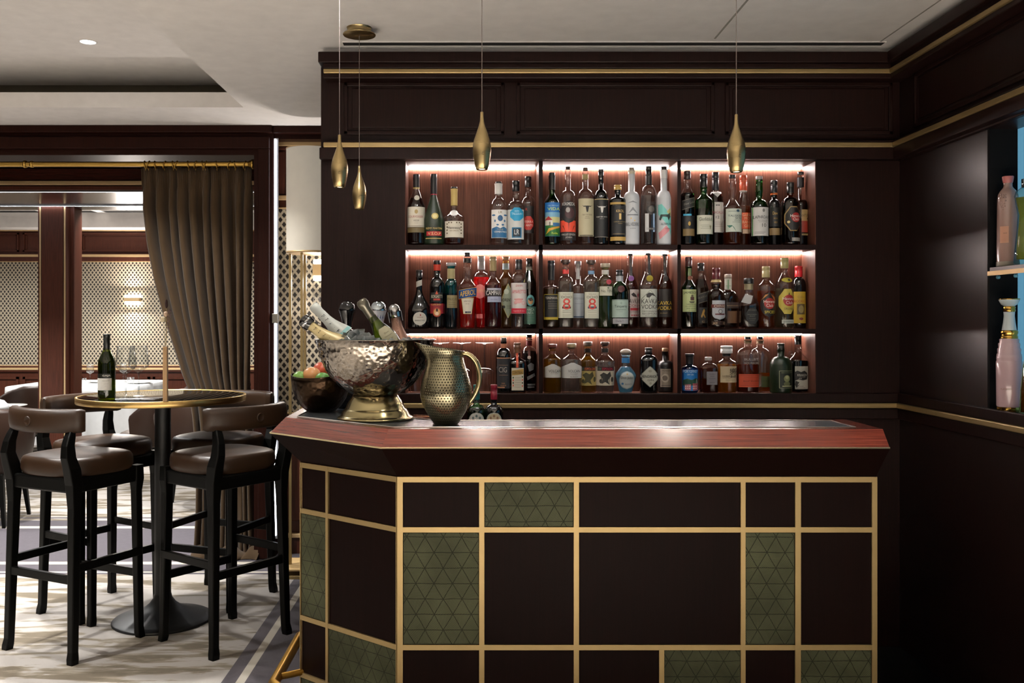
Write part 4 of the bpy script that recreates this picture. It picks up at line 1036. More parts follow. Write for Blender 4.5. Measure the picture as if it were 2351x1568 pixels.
# ---- top left niche
B('cognac bottle with cream label and gold foot band, first at left on the top shelf', 955.8, 42, 400.7, 409, 436, 473, 14, 15, 'c', 'l', '1b1d22', ('4a1f16', 455), [('r', 936, 976, 477, 523, CR, [('COURVOISIER', 955, 499.5, 34, 5, '8a3a30'), ('VSOP', 957, 508.5, 13, 4, '3a2a22'), ('COGNAC', 957, 514, 10, 2, '8a7a68'), ('ART', [(el(957, 488, 4, 5), 'a08a5a'), (rc(938, 974, 520, 521), '6a5a40')])]), ('r', 936, 976, 524, 535.5, '5e5032', []), ('o', 952, 964, 450, 462, 'c9c3b4', [])], foil=[('14100f', 409, 431), (GD, 431, 433.5)], group=G[0])
B('dark green cognac bottle with gold seal and red band, top left niche', 996, 47, 400, 410, 450, 505, 14, 14.5, 'GM', 'l', '0b0c10', None, [('r', 980, 1014, 533, 543, '9c1c26', [('V.S.O.P', 998, 538, 29, 6.5, 'e0c98c')]), ('r', 979, 1014, 522, 529, '0c140c', [('RÉMY MARTIN', 997, 525.5, 36, 5.5, 'cdb268')]), ('o', 991.5, 1007.5, 490.5, 505.5, 'b9a560', [('ART', [(el(999.5, 498, 5), 'd8cc90')])]), ('r', 978, 1014, 548, 550, GD, [])], foil=[('0b0b0e', 410, 446), ('a02038', 446, 448)], group=G[0])
B('squat cognac bottle with a gold foil neck and cream label, top left niche', 1042.8, 47, 429.5, 434, 482, 501, 14, 15.5, 'c', 's', '14110e', ('6b2c1c', 549), [('r', 1022, 1064, 509.5, 546.5, CR, [('Hennessy', 1043, 525.5, 29, 8, '2a2018'), ('VERY SPECIAL', 1043, 531.5, 22, 2.6, '7a6a50'), ('ART', [(el(1027, 516 + 7 * i, 1.6), '5a4a34') for i in range(4)] + [(el(1059, 516 + 7 * i, 1.6), '5a4a34') for i in range(4)] + [(el(1043 + 6 * i, 513, 1.6), '5a4a34') for i in (-2, -1, 1, 2)])]), ('o', 1033, 1052, 483, 498, 'c9c9c4', [])], foil=[(GD, 434, 472)], group=G[0])
B('clear bottle with white capsule and blue floral label, top left niche', 1144.6, 41, 417.5, 422, 455, 480, 16, 15, 'c', 'r', '101010', None, [('r', 1128, 1164, 483.5, 548, WH, [('LR', 1148, 489.5, 9, 5, '8a7a5c'), ('ART', [(rc(1129, 1163, 526, 547), '1d567e'), (el(1148, 503, 6, 7), '244f74'), ([(1129, 526), (1140, 522), (1148, 526), (1156, 522), (1163, 526)], '1d567e')] + [(el(1133, 496, 4, 2), '2c5a80'), (el(1160, 496, 4, 2), '2c5a80'), (el(1136, 509, 2, 3), '4a6f90'), (el(1158, 509, 2, 3), '4a6f90'), (el(1142, 518, 3, 2), '2c5a80'), (el(1154, 518, 3, 2), '2c5a80')]), ('YOUR', 1148, 528.5, 14, 2.5, 'c9b27a'), ('VERMENTINO', 1148, 534, 29, 4, 'e4e2da')])], foil=[('cfccc6', 422, 446)], group=G[0])
B('clear bottle with a blue octagon on a pale label, top left niche', 1184.6, 41, 415.4, 438.6, 461, 475, 15, 17, 'c', 'r', '0a0b0d', ('d9d6d2', 472), [('r', 1165, 1202, 483, 551, 'c3c3bf', [('ART', [([(1186 + 16.5 * math.cos(R(22.5 + 45 * i)), 494 + 16.5 * math.sin(R(22.5 + 45 * i))) for i in range(8)], '1c86ad'), (rc(1174.5, 1196.5, 524, 547.5), '136387'), (rc(1177, 1194, 526.5, 545), '101820')]), ('LR', 1185.5, 534.5, 11, 11, 'e6e6e0'), ('TALLULAH', 1186, 493, 24, 5, 'cfe6ee'), ('GRAPPA', 1186, 487, 11, 2.4, 'cfe6ee')])], group=G[0])
B('clear bottle with black label and red octagon, last in the top left niche', 1212.5, 37, 405.6, 429, 451, 472, 14, 15.5, 'c', 'r', '0a0a0c', None, [('r', 1200, 1225, 475, 537, '0d0b0c', [('R', 1208, 483, 5, 6, 'a02a24'), ('ART', [([(1212 + 13 * math.cos(R(22.5 + 45 * i)), 514 + 17 * math.sin(R(22.5 + 45 * i))) for i in range(8)], 'a5271f')]), ('TERRA', 1213, 511, 20, 5, 'e9cfc4'), ('ANTE', 1214, 519, 16, 5, 'e9cfc4')])], D=4.225, group=G[0])
# ---- top middle niche
B('green mezcal bottle with a colourful village label, first in the top middle niche', 1267.4, 37, 396.8, 404, 443, 467, 14, 13.5, 'dg', 's', '0b0c0b', None, [('r', 1250.5, 1285, 466.7, 544, '1c5f9c', [('ART', [(rc(1251, 1284.5, 489, 500), '6d9bb4'), (rc(1251, 1284.5, 500, 520), 'b9b67e'), (rc(1251, 1284.5, 519, 543.5), '1d5a24'), ([(1251, 506), (1258, 498), (1268, 508), (1251, 508)], '8f1c22'), (rc(1252, 1267, 507, 519), 'd6d0c2'), (rc(1259, 1262, 511, 520), '2a1a14'), (rc(1268, 1284, 513, 521), '2a5f8c'), ([(1252, 540), (1258, 526), (1284, 520), (1284, 524), (1262, 531)], 'b98a2c')]), ('VIDA', 1270, 481.5, 29, 6.5, 'c6d23c'), ('DEL MAGUEY', 1269, 474, 25, 2.8, '9ec0d8'), ('Puebla', 1272, 537, 14, 4, 'c6d23c')])], foil=[('0a0b0a', 404, 436)], group=G[1])
KA = [(el(1304, 487, 23, 25, 24), '120d10'), (el(1306, 491, 11, 13), '3b1f22'), (el(1302, 484, 5, 6), '8c8884')]
B('clear bottle with a round black emblem over an orange panel, top middle niche', 1303.9, 36.5, 383, 389, 437, 452, 13, 11.5, 'c', 'r', '1c1512', None, [('r', 1286.5, 1321.5, 508, 534, 'd2452c', [('ART', [([(1304, 534), (1303, 514), (1305, 514)], '551a12'), ([(1297, 534), (1290, 520), (1292, 519)], '551a12'), ([(1311, 534), (1318, 520), (1316, 519)], '551a12')])]), ('r', 1286.5, 1321.5, 534, 553, '191516', [('MAGUEY ESPADIN', 1304, 540, 31, 4.5, 'b8b2ac'), ('JOVEN', 1304, 547, 15, 4.5, 'b8b2ac')]), ('o', 1286.5, 1321.5, 463, 514, '120d10', [('ART', KA[1:]), ('KOROMEZCAL', 1304, 470.5, 29, 7, 'd8d4ce')])], group=G[1])
def bull(cx, cy, k, c): return [('ART', [([(cx - 13 * k, cy - 3), (cx - 9 * k, cy), (cx, cy - .5), (cx + 9 * k, cy), (cx + 13 * k, cy - 3), (cx + 8 * k, cy + 2), (cx - 8 * k, cy + 2)], c), ([(cx - 4 * k, cy), (cx + 4 * k, cy), (cx + 3 * k, cy + 7), (cx + 1.5 * k, cy + 14), (cx - 1.5 * k, cy + 14), (cx - 3 * k, cy + 7)], c)])]
B('clear bottle with tall beige label and black bull skull, top middle niche', 1343.9, 40, 385.3, 392, 434, 457, 13.5, 12.5, 'c', 'r', '4a3a30', None, [('r', 1327, 1362, 458, 544, 'a9a184', bull(1346, 475, 1, '15120f') + [('OJO DE DIOS', 1346, 495.5, 23, 3.6, '1a1612'), ('MEZCAL', 1346, 499.8, 9, 1.8, '3a342a'), ('ESPADIN', 1346, 503.4, 11, 1.6, '3a342a'), ('ART', [(rc(1329, 1360, 541, 543), '3c372c')])])], foil=[('8a7c50', 401, 412)], group=G[1])
B('black bottle with white bull horns and thin gold ring, top middle niche', 1379.7, 34, 389.5, 404, 436, 457, 11.5, 12.5, 'K', 'r', '14120f', None, [('r', 1364, 1396, 458, 546, '0a0a0b', bull(1380, 476, .9, 'c8c4bc') + [('OJO DE DIOS', 1380, 500, 25, 3.6, 'cfcbc4'), ('MEZCAL', 1380, 504, 10, 1.6, '9a968e'), ('ART', [(rc(1364.5, 1395.5, 458.5, 460), 'b49e6e'), (rc(1364.5, 1395.5, 545, 546), '8a8478')])])], group=G[1])
B('short black bottle with a gold cap and gold bands, top middle niche', 1418.3, 39.5, 425.3, 436.5, 452.5, 461, 14, 17.5, 'K', 'r', 'b08f48', None, [('r', 1400, 1437, 466, 471, 'a4864a', []), ('r', 1400, 1437, 545, 554, 'a08040', []), ('r', 1402, 1436, 474, 542, '08080a', [('KROL', 1421, 486.5, 18, 6, 'c4a468'), ('1', 1421, 499, 5, 14, 'c4a468'), ('LUXURY POTATO', 1421, 511, 28, 2, 'a89058'), ('VODKA', 1421, 515, 10, 2, 'a89058'), ('ART', [(rc(1405, 1433, 538, 539), '8a764a')])])], ky=.9, group=G[1])
B('tall frosted white vodka bottle with a grey tree sketch, top middle niche', 1449.9, 36.5, 385, 392, 440, 456, 15, 13, 'F', 'r', '9a8e7e', None, [('r', 1434, 1466, 458, 552, '-', [('ART', [([(1438, 468), (1450, 463), (1462, 469), (1450, 466)], '6d7074'), ([(1440, 492), (1449, 478), (1451, 478), (1462, 493), (1450, 484)], '7c7f83'), (rc(1438, 1463, 494, 496), '63666a'), (el(1446, 503, 1.6), 'd8b060'), (el(1454, 508, 1.6), 'd8b060')]), ('BELVEDERE', 1450, 516.5, 29, 7.5, '3c3e42'), ('VODKA', 1450, 526, 14, 2.4, '5c5e62')])], foil=[('c8c0a8', 393, 400)], group=G[1])
B('clear vodka bottle with a round dark metal badge and black cap, top middle niche', 1489.2, 38, 382.5, 402, 426, 450, 14, 13.5, 'c', 'r', '14120f', ('cfcac6', 450), [('r', 1473, 1507, 456, 534, '-', [('ART', [(el(1492, 484, 11, 11, 20), '15120f'), (el(1492, 482, 7, 7), '4c4844'), (rc(1482, 1502, 524, 530), '16120f'), (rc(1478, 1486, 492, 534), 'b9b8b6'), (rc(1496, 1500, 492, 534), '8fa8c4')]), ('BELUGA', 1491, 468, 21, 6, '2a2624'), ('EXPORT', 1492, 527, 14, 2.4, '9a958c')])], foil=[('161310', 404, 424)], group=G[1])
B('white frosted vodka bottle with teal and pink shapes, last in the top middle niche', 1524.2, 33, 383, 391, 438, 458, 15, 13.5, 'F', 'r', '1a1818', None, [('r', 1509, 1540, 462, 554, '-', [('ART', [([(1509.5, 472), (1516, 470), (1538, 497), (1539, 545), (1530, 520), (1509.5, 494)], '6fb3ab'), ([(1510, 536), (1526, 520), (1536, 529), (1512, 551)], 'c8868a'), ([(1527, 488), (1537, 478), (1539, 500)], 'b5ad76'), ([(1511, 505), (1514, 494), (1530, 494), (1536, 489), (1537, 498), (1532, 508), (1529, 500), (1518, 499), (1514, 508)], '23302c')]), ('ALTAMURA', 1527, 515.5, 25, 4.6, '20302e'), ('VODKA', 1530, 526.5, 13, 2.8, '7a4a4c')])], foil=[('d5d3d0', 391, 410)], group=G[1])
# ---- top right niche
B('dark whisky bottle with a slanted black label band, first in the top right niche', 1578, 33, 393, 411, 427, 452, 15, 15.5, 'c', 's', '30251f', ('1a1514', 444), [('r', 1563.5, 1593, 458, 480, '151312', [('Blue Label', 1580, 468, 26, 5, '6b675f'), ('ART', [(rc(1564, 1592, 458.5, 459.3), '6b675f'), (rc(1564, 1592, 478.5, 479.3), '6b675f')])], -.28), ('r', 1564, 1593, 497, 527, '0a0a0d', [('ART', [(el(1579, 515, 3, 5), 'a8863c')])]), ('r', 1566, 1584, 493, 497, '3a8fb0', []), ('r', 1565, 1592, 527, 543, '63502e', [])], group=G[2])
B('green triangular whisky bottle with a cream label, top right niche', 1615.4, 40, 400.3, 430, 445, 462, 15, 17, 'g', 's', '0c0d0c', ('123514', 480), [('r', 1597.5, 1634, 496, 539, 'b9b8a6', [('Glenfiddich', 1616, 505, 30, 8, '2c332c'), ('ART', [(rc(1604, 1628, 518.5, 519.3), '7d8070'), (rc(1606, 1626, 522, 522.8), '7d8070'), (rc(1604, 1628, 526, 526.8), '7d8070'), ([(1624, 520), (1629, 520), (1626, 530)], '7a785e')])])], n=2.6, group=G[2])
B('dark sherry whisky bottle with white label and white collar, top right niche', 1642.7, 35, 395.8, 436, 440, 452, 15, 16, 'c', 'r', '15161c', ('3f1a10', 446), [('r', 1636, 1661, 466, 535, 'c4bdb4', [('MACALLAN', 1647, 489.5, 28, 6, '8a3540'), ('12', 1643, 500.5, 8, 6, '3a3030'), ('ART', [(rc(1639, 1643, 472, 474), '201c1c'), (rc(1644, 1648, 472, 474), '201c1c')] + [(rc(1637, 1656, y, y + .8), '8d857c') for y in (511, 514, 517, 521)])]), ('x', 1655, 1630, 455, 442, 'b9b5b0', [])], D=4.215, group=G[2])
B('clear whisky bottle with bulging neck and pale map label, top right niche', 1681.3, 41.4, 402, 409, 455, 481, 14, 14.5, 'c', 's', '121416', ('8a3c12', 534), [('r', 1663.5, 1700.5, 481, 534, 'b5bcae', [('TALISKER', 1683, 497.5, 32, 4.8, '23303a'), ('SKYE', 1690, 503, 16, 4.4, '23303a'), ('SINGLE MALT', 1688, 507.8, 16, 2.2, '4a5450'), ('SCOTCH WHISKY', 1686, 511.8, 20, 2.2, '4a5450'), ('ART', [(rc(1668, 1696, 486.5, 487.3), '23303a'), (el(1689, 486, 4, 3), '1f3c50'), ([(1665, 519), (1670, 525), (1676, 521), (1680, 527), (1686, 535), (1679, 523), (1675, 519)], '2f6658')])])], bulge=.35, group=G[2])
B('whisky bottle with an orange capsule and orange label, top right niche', 1706.6, 34, 403.5, 438, 440, 474, 14, 17, 'c', 'l', 'b34a2c', ('8a4416', 474), [('r', 1699, 1722.5, 490, 527, 'c4502a', [('GLEN', 1709, 495, 18, 6, 'd8b08c'), ('MO', 1710, 503, 12, 6, 'd8b08c'), ('RAN', 1707, 511.5, 14, 6, 'd8b08c'), ('GIE', 1710, 520, 12, 6, 'd8b08c')]), ('r', 1700, 1722, 528, 538, 'b5977e', [])], foil=[('c4beb8', 438, 441)], D=4.23, group=G[2])
B('green whisky bottle with big white label marked 10, top right niche', 1743, 41.5, 405, 412.5, 458, 477, 14, 15.5, 'g', 'r', '98918c', ('0c1a0e', 474), [('r', 1723.5, 1763.5, 478, 543, 'c0bdb8', [('LAPHROAIG', 1744, 500.5, 37, 7, '24221f'), ('10', 1748, 519, 10, 8, '4a453f'), ('ISLAY SINGLE MALT', 1746, 508, 23, 2, '5c5a56'), ('SCOTCH WHISKY', 1746, 511.5, 19, 2, '5c5a56'), ('ART', [(el(1747, 485, 3, 4), '6c6a66'), (rc(1728, 1752, 534, 534.8), '6c6a66'), (rc(1728, 1748, 537, 537.8), '6c6a66')])])], bulge=.25, group=G[2])
B('near black whisky bottle with orange neck ring and tan lower label, top right niche', 1776.8, 30, 414.7, 443, 458, 470, 14, 16, 'K', 'r', '15161a', None, [('r', 1764, 1791, 525, 541, '7c6644', []), ('r', 1764, 1790, 478, 522, '0a0908', [('Dew', 1775, 491, 11, 7, 'b8924a'), ('SPECIAL', 1776, 503, 9, 3, 'a07c3c'), ('1828', 1776, 512, 7, 4, 'a07c3c')])], foil=[('b5602c', 444, 448)], D=4.22, group=G[2])
HC = lambda cx, cy, r, k=1: [('ART', [(el(cx, cy, r, r, 20), '8e1f1c')]), ('Havana', cx - 1, cy - 4 * k, 27 * k, 6.5 * k, 'dedad2'), ('Club', cx, cy + 4.5 * k, 16 * k, 7 * k, 'dedad2')]
B('dark rum bottle with gold outlined label and red disc, top right niche', 1814.7, 40.5, 419, 443, 452, 468, 15, 17, 'a', 'r', '0d0b0a', ('1c0e06', 455), [('h', 1797, 1834, 476, 532, '8f7444', []), ('h', 1798.5, 1834, 478, 530, '0f0b0a', HC(1821, 501, 11, .9) + [('ART', [(el(1804.5, 511.5, 3), 'c8b47c')])]), ('r', 1811, 1834, 547, 555, '8b8780', [])], group=G[2])
B('tall rum bottle with tan and red label at the right end of the top shelf', 1838, 36, 395, 401, 458, 474, 14, 14.5, 'c', 'r', '2b2a30', ('3a160c', 460), [('r', 1834, 1855, 483, 509, '9a7e52', [('SANTERO', 1842, 496.5, 26, 6, '3c281a'), ('1', 1848, 503.5, 2, 4, '3c281a')]), ('r', 1834, 1855, 509, 535, '7c2416', []), ('r', 1834, 1855, 538, 542, '6f5a34', [])], foil=[('14151a', 408, 430)], D=4.225, group=G[2])
# ---- middle left niche
B('black wax sealed liqueur bottle with round cream label, first in the middle left niche', 962.5, 53, 620, 637, 665, 716, 14, 15.5, 'K', 's', '0a0909', None, [('o', 949.5, 980, 716, 747, 'b8b3a6', [('D.O.M', 966, 728.5, 12, 3, '7a4a3a'), ('BENEDICTINE', 965, 735.5, 22, 2.4, '4a443c'), ('ART', [(el(966.5, 723.5, 1.3, 2), '8a2a20')])]), ('r', 953, 969, 645, 658, 'a8a498', [], -.35)], row=1, D=4.2, group=G[3])
def ring_(t, s, x0, H, R_at, P):
    MB().tube([(.0 + .011 * math.cos(a), -R_at(H(695)) - .0005 + .002 * math.sin(a) * 0, H(692) + .014 * math.sin(a)) for a in [2 * math.pi * k / 24 for k in range(24)]], .0016, 6, closed=True).build('glass_seal', gmat('K'), t)
B('black coffee liqueur bottle with a red neck band and red round picture label', 1003.5, 35, 598, 606.5, 637, 659, 15, 16.5, 'K', 'r', '100c0b', None, [('r', 987, 1020.5, 697, 720, '7c1722', [('CAFFE SPORT', 1003, 700, 24, 3, 'c8a45c')]), ('o', 994, 1014, 706, 728, 'a03a24', [('ART', [(el(1004, 717, 7.5, 8.5), 'c89a62'), (el(1004, 712, 2.6, 4), '3a1c14'), (el(1004, 720, 4, 4), 'e0bfa0')])]), ('r', 990, 1017, 672, 694, '0b0908', [('BORGHETTI', 1003.5, 681, 25, 7, 'cfc9b0'), ('ART', [([(1000, 676), (1003.5, 668), (1007, 676)], 'b0482c'), (rc(996, 1011, 686, 690), 'a5352a')])])], row=1, foil=[('a8311f', 607.5, 621.5)], group=G[3])
B('turquoise ribbed bottle with a silver cap and tan label', 1035.8, 29.5, 603.5, 611, 641, 656, 16.5, 23, 't', 'r', '8c8a88', ('0c3c48', 674), [('r', 1026.5, 1049.5, 678, 707, '7f7350', [('ITALICUS', 1038, 687, 21, 5, '2a2a1c'), ('ROSOLIO', 1038, 694.5, 14, 2, '4a4630'), ('ART', [(rc(1030, 1046, 699, 699.8), '4a4630'), (rc(1030, 1046, 703, 703.8), '4a4630')])])], row=1, foil=[('958a62', 617, 640)], capk='w', group=G[3])
B('orange red aperitif bottle with a tilted blue label', 1073, 44.5, 579.7, 589, 638, 660, 18, 13.5, 'c', 's', '161413', ('e8382a', 669.5), [('t', 1059, 1088, 684, 721, 'b8a87c', [('ART', [([(1061, 686), (1086, 686), (1082, 719), (1065, 719)], 'cbc2ae'), (rc(1068, 1081, 715, 719), '15233c')]), ('APERITIVO', 1073, 692, 16, 3, '6a5a48'), ('1919', 1073, 698, 8, 2.4, '6a5a48')]), ('r', 1053, 1094.5, 663, 684, 'c9a858', [], -.17), ('r', 1053.5, 1094, 664, 683, '123f78', [('APEROL', 1074, 673.5, 36, 12, 'e8b43c')], -.17)], row=1, foil=[('16140c', 593, 603)], foot=.78, group=G[3])
B('bright pink red bottle with a white cap standing behind two others', 1105, 38, 588, 619, 624, 637, 15, 17, 'c', 'r', 'b9b9bc', ('ff3a3c', 637), [('o', 1089, 1115, 653, 686, 'e0807c', [('FRUTTI', 1101, 669, 22, 6, 'd8b27c')]), ('r', 1094, 1108, 721, 731, 'd87a78', [])], row=1, D=4.232, foot=.6, group=G[3])
B('dark red bitter bottle with black and white name band', 1132, 39.5, 589.5, 600, 634, 655, 14, 15.5, 'c', 's', '7d6c4c', ('7a0c1c', 655), [('r', 1118, 1150, 662, 668, 'a7a3ad', []), ('r', 1113.5, 1151.5, 667, 680, '15100f', [('CAMPARI', 1133, 673, 34, 10, 'e4dfd6')]), ('r', 1119, 1150, 681, 694, '9c9fb2', [('MILANO', 1134, 688, 16, 2.6, '5c607c')])], row=1, foil=[('86754f', 600, 622)], group=G[3])
B('yellow green gin bottle with pale wooden cork, behind the almond liqueur bottle', 1161.4, 36, 589.5, 597, 623, 642, 14, 17.5, 'y', 's', 'b08e6c', ('9a7424', 641), [('d', 1149, 1183, 652, 730, 'a9a06a', []), ('d', 1151, 1181, 656, 726, '8d9680', [('FIORENTE', 1163, 689, 30, 7, '2c2a1c'), ('ART', [(el(1162, 670, 6, 6), 'b5bba6'), (el(1156, 705, 3.5), '2e3026')]), ('ELDER', 1168, 703, 9, 2.4, '2e3026'), ('FLOWER', 1168, 707.5, 9, 2.4, '2e3026')])], row=1, foil=[('a9c0c4', 605, 619)], capk='f', D=4.228, group=G[3])
B('clear almond liqueur bottle with a white label and red strip', 1191, 36.5, 595.8, 619, 627, 645, 15, 15.5, 'c', 'r', '0c0c0d', None, [('r', 1173, 1208.5, 650, 720, 'c7bfb9', [('ZANIN', 1191, 656.5, 16, 4, 'a03a3c'), ('AMARETTO', 1191, 670, 31, 8, 'b8454a'), ('ART', [(rc(1174, 1208, 708, 719.5), 'b5283a'), (el(1190, 691, 8, 6), 'cf9b97'), (el(1201, 696, 4.5), 'cf9b97'), (el(1201, 696, 3), 'c7bfb9'), (el(1183, 695, 4), 'cf9b97'), (rc(1180, 1200, 686, 689), 'c08884')]), ('liquore di casa', 1191, 714, 26, 4, 'e0a8a8')])], row=1, group=G[3])
B('green bitter bottle with a pale green label, last in the middle left niche', 1215, 33, 593.7, 612, 619, 650, 14, 15, 'dg', 'l', '0c0d0c', ('0a150a', 640), [('r', 1203, 1230, 704, 744, '4c7462', [('BRANCA', 1214, 711, 24, 6, 'c9d2c4'), ('MENTA', 1214, 718.5, 20, 6, 'c9d2c4'), ('ART', [(rc(1207, 1226, y, y + .8), '7ea08c') for y in (724, 728, 732, 736)])]), ('o', 1208, 1226, 677, 703, '5f9c9c', [('ART', [(el(1217, 692, 6, 7), 'b88a5c'), ([(1211, 686), (1219, 683), (1224, 690), (1216, 692)], '1c1c1c')])])], row=1, foil=[('9aa098', 612.5, 620)], D=4.225, group=G[3])
# ---- centre niche
B('amber tequila bottle with black label edged yellow, first in the centre niche', 1265.5, 38, 598.6, 613, 655, 662, 14, 16, 'c', 'r', '15171c', ('6a4a1c', 664), [('r', 1248, 1280, 676, 734, 'a5902c', []), ('r', 1249, 1279, 677, 728, '121110', [('TEREMANA', 1265, 684.5, 28, 5, 'b5ada0'), ('AÑEJO TEQUILA', 1267, 692.5, 22, 3, '6d665c'), ('ART', [(rc(1257, 1278, y, y + .8), '6d665c') for y in (697, 700.5, 704, 708)])])], row=1, foil=[('0c0c0e', 613, 643)], group=G[4])
OC = lambda cx, c2: [('OCHO', cx, 682.5, 25, 5.5, '2c2620'), ('TEQUILA', cx, 676, 18, 2.6, '5a4c3c'), ('8', cx, 698, 17, 25, 'b5342a'), ('ART', [(rc(cx - 10, cx + 10, 704, 708.5), c2)] + [(rc(cx - 9, cx + 10, y, y + .7), '8d8878') for y in (713, 717, 723, 727)])]
B('clear square tequila bottle with red 8 and a red neck tag', 1298.3, 36.5, 596.8, 604, 634, 651, 15, 22, 'c', 'r', '3c2a22', ('dcdcd4', 646), [('r', 1281, 1316, 671, 730, 'c2c0ac', OC(1299, '3a1f1c')), ('r', 1289.5, 1306, 619, 629, 'c23a38', [])], row=1, n=3, capk='w', extra=seal('5c2a1c', 1300, 618, 3), group=G[4])
B('clear tequila bottle with pale grey label, behind the two bottles marked 8', 1327, 36, 600, 609, 651, 662, 15, 16, 'c', 'r', '8c8c8e', None, [('r', 1313, 1342, 674, 730, 'a9aeb2', [('TEREMANA', 1327, 686, 26, 5, '7c8088'), ('ART', [(rc(1318, 1336, 697, 697.8), '7c8088'), (rc(1313.5, 1341, 726, 729), '31465c')])]), ('r', 1322, 1330, 606, 641, 'b9b7b4', [])], row=1, D=4.235, group=G[4])
B('clear square tequila bottle with red 8 and a blue neck tag', 1357, 36.5, 597.6, 605, 634, 651, 15, 22, 'c', 'r', '3c2a22', ('dcdcd4', 646), [('r', 1341, 1373.5, 671, 731, 'c2c0ac', OC(1357.5, '1c3050')), ('r', 1349, 1366, 622, 630, '5f7f9c', [])], row=1, n=3, capk='w', extra=seal('5c2a1c', 1358, 618, 3), group=G[4])
def stars(t, s, x0, H, R_at, P):
    m = MB()
    for i in range(9):
        a = R(-150 + 15 * i) * 1; rr = R_at(.02) * .96; cx, cy = rr * math.cos(a), rr * math.sin(a)
        m.add([(cx - .003, cy - .001, .002), (cx + .003, cy - .001, .002), (cx, cy, .028)], [(0, 1, 2)])
    m.build('cut_facets', thin_glass((.5, .9, .35), (.2, .5, .1), .03, name='facet_glass'), t)
B('pale green gin bottle with a round shoulder and small red seal', 1389.5, 36, 605, 614, 633, 652, 15, 22, 'pg', 'r', '9c917c', ('5a7038', 664), [('r', 1375, 1404, 658, 679, 'b9b7a2', [('No. TEN', 1391, 668.5, 25, 6, '3c3c30'), ('ART', [(el(1394, 661.5, 2.2), '5c6450')])])], row=1, capk='w', foil=[('b5b2a8', 620, 630)], extra=lambda *a: (seal('8c2030', 1395.5, 648, 6)(*a), stars(*a)), group=G[4])
B('bright green gin bottle with dark red wax seal and pale label', 1422.5, 40.5, 619.7, 633, 648, 670, 15, 16.5, 'g', 'r', '0b0c10', ('0c3c18', 672), [('r', 1404, 1441, 688, 729, '9fb0a4', [('Tanqueray', 1423, 704, 29, 7.5, '2c4038'), ('LONDON DRY GIN', 1423, 711, 22, 1.9, '5a6a60'), ('IMPORTED', 1423, 716, 8, 1.5, '7a8a80'), ('ART', [(rc(1404.5, 1440.5, 689, 690), '6a7c70'), (el(1423, 696, 2.4, 3), '8a9c90')])]), ('r', 1405, 1440.5, 731, 743.5, '9c9c9c', [('Charles T.', 1420, 737, 18, 4.5, '4c4c50')])], row=1, foil=[('9c9fa2', 634, 646)], extra=seal('3c1014', 1423, 664, 8), D=4.185, group=G[4])
def kavka(c1, c2, cx): return [('KAVKA', cx, 692, 38, 10.5, c1), ('VODKA', cx, 704.5, 38, 10, c1), ('ORYGINALNA', cx, 715, 36, 3.6, c2), ('RECEPTURA', cx, 720.5, 34, 3.6, c2), ('POLSKA', cx, 725.5, 22, 2.2, c2)]
def crow(cx, c): return [('ART', [([(cx - 8, 677), (cx - 2, 672), (cx + 8, 674), (cx + 14, 681), (cx + 5, 678), (cx - 1, 684), (cx - 7, 683)], c), ([(cx - 2, 684), (cx - 1, 684), (cx - 1, 687), (cx - 2, 687)], c)])]
def strip_(px0, py0, px1, py1, wd, col, sealc=None, sx=0, sy=0, r=6.5):
    def f(t, s, x0, H, R_at, P):
        m = MB(); L_, R_ = [], []
        for i in range(9):
            u = i / 8; px, py = px0 + (px1 - px0) * u, py0 + (py1 - py0) * u
            L_.append(P(px - wd / 2, py, .001)); R_.append(P(px + wd / 2, py, .001))
        m.rings([L_, R_], None, False, False, closed=False); m.build('ribbon', plain(col, .45), t)
        if sealc: seal(sealc, sx, sy, r)(t, s, x0, H, R_at, P)
    return f
B('amber vodka bottle with a purple seal and red white label', 1447, 36.5, 582.5, 588, 622, 664, 14, 13, 'c', 's', '2c2422', ('6a2a18', 626), [('r', 1443, 1466, 665, 728, 'b5a8a2', [('KAVKA', 1451, 692, 30, 10, '3a2a2a'), ('ART', [(rc(1444, 1465.5, 707, 713), 'a02c34'), ([(1446, 676), (1452, 672), (1458, 678), (1460, 683), (1450, 681)], '2c2424'), (el(1463, 678, 2, 4), 'b02c44')]), ('VODKA', 1451, 702, 30, 6, '8a4448'), ('ROWAN', 1452, 716, 26, 3, '5c4040'), ('ART', [(el(1448 + 5 * i, 724, 1.8), '96303c') for i in range(4)])])], row=1, D=4.225, extra=strip_(1446, 583, 1448, 634, 6, '221c1c', '6a3f78', 1447, 640), group=G[4])
B('large clear vodka bottle with an olive seal and black bird label', 1487.7, 43, 581, 586, 618, 662, 14, 13, 'c', 's', '2c2826', ('cfcac6', 656), [('r', 1468.5, 1509.5, 664, 728, 'b3b5a8', crow(1488, '2a2826') + kavka('2c2a28', '4c4a44', 1489) + [('ART', [([(1470, 686), (1488, 667), (1489, 667), (1471, 687)], '6a6a60'), ([(1489, 667), (1490, 667), (1508, 686), (1507, 687)], '6a6a60')])])], row=1, extra=strip_(1488, 583, 1490, 640, 6, '24201c', '8a7c1c', 1489, 640, 7.5), group=G[4])
B('amber vodka bottle with a black seal and gold lettered black label', 1525.6, 36, 583, 588, 620, 662, 14, 13, 'c', 's', '2a2422', ('6a2a10', 626), [('r', 1510, 1543, 664, 728, '16100e', [('KAVKA', 1523, 696, 34, 8.5, 'c9a83c'), ('VODKA', 1523, 707.5, 34, 8.5, 'c9a83c'), ('BURNT', 1521, 719, 16, 2.2, '9a8250')])], row=1, D=4.222, extra=strip_(1524, 585, 1526, 634, 6, '1c1818', '14100f', 1526, 640), group=G[4])
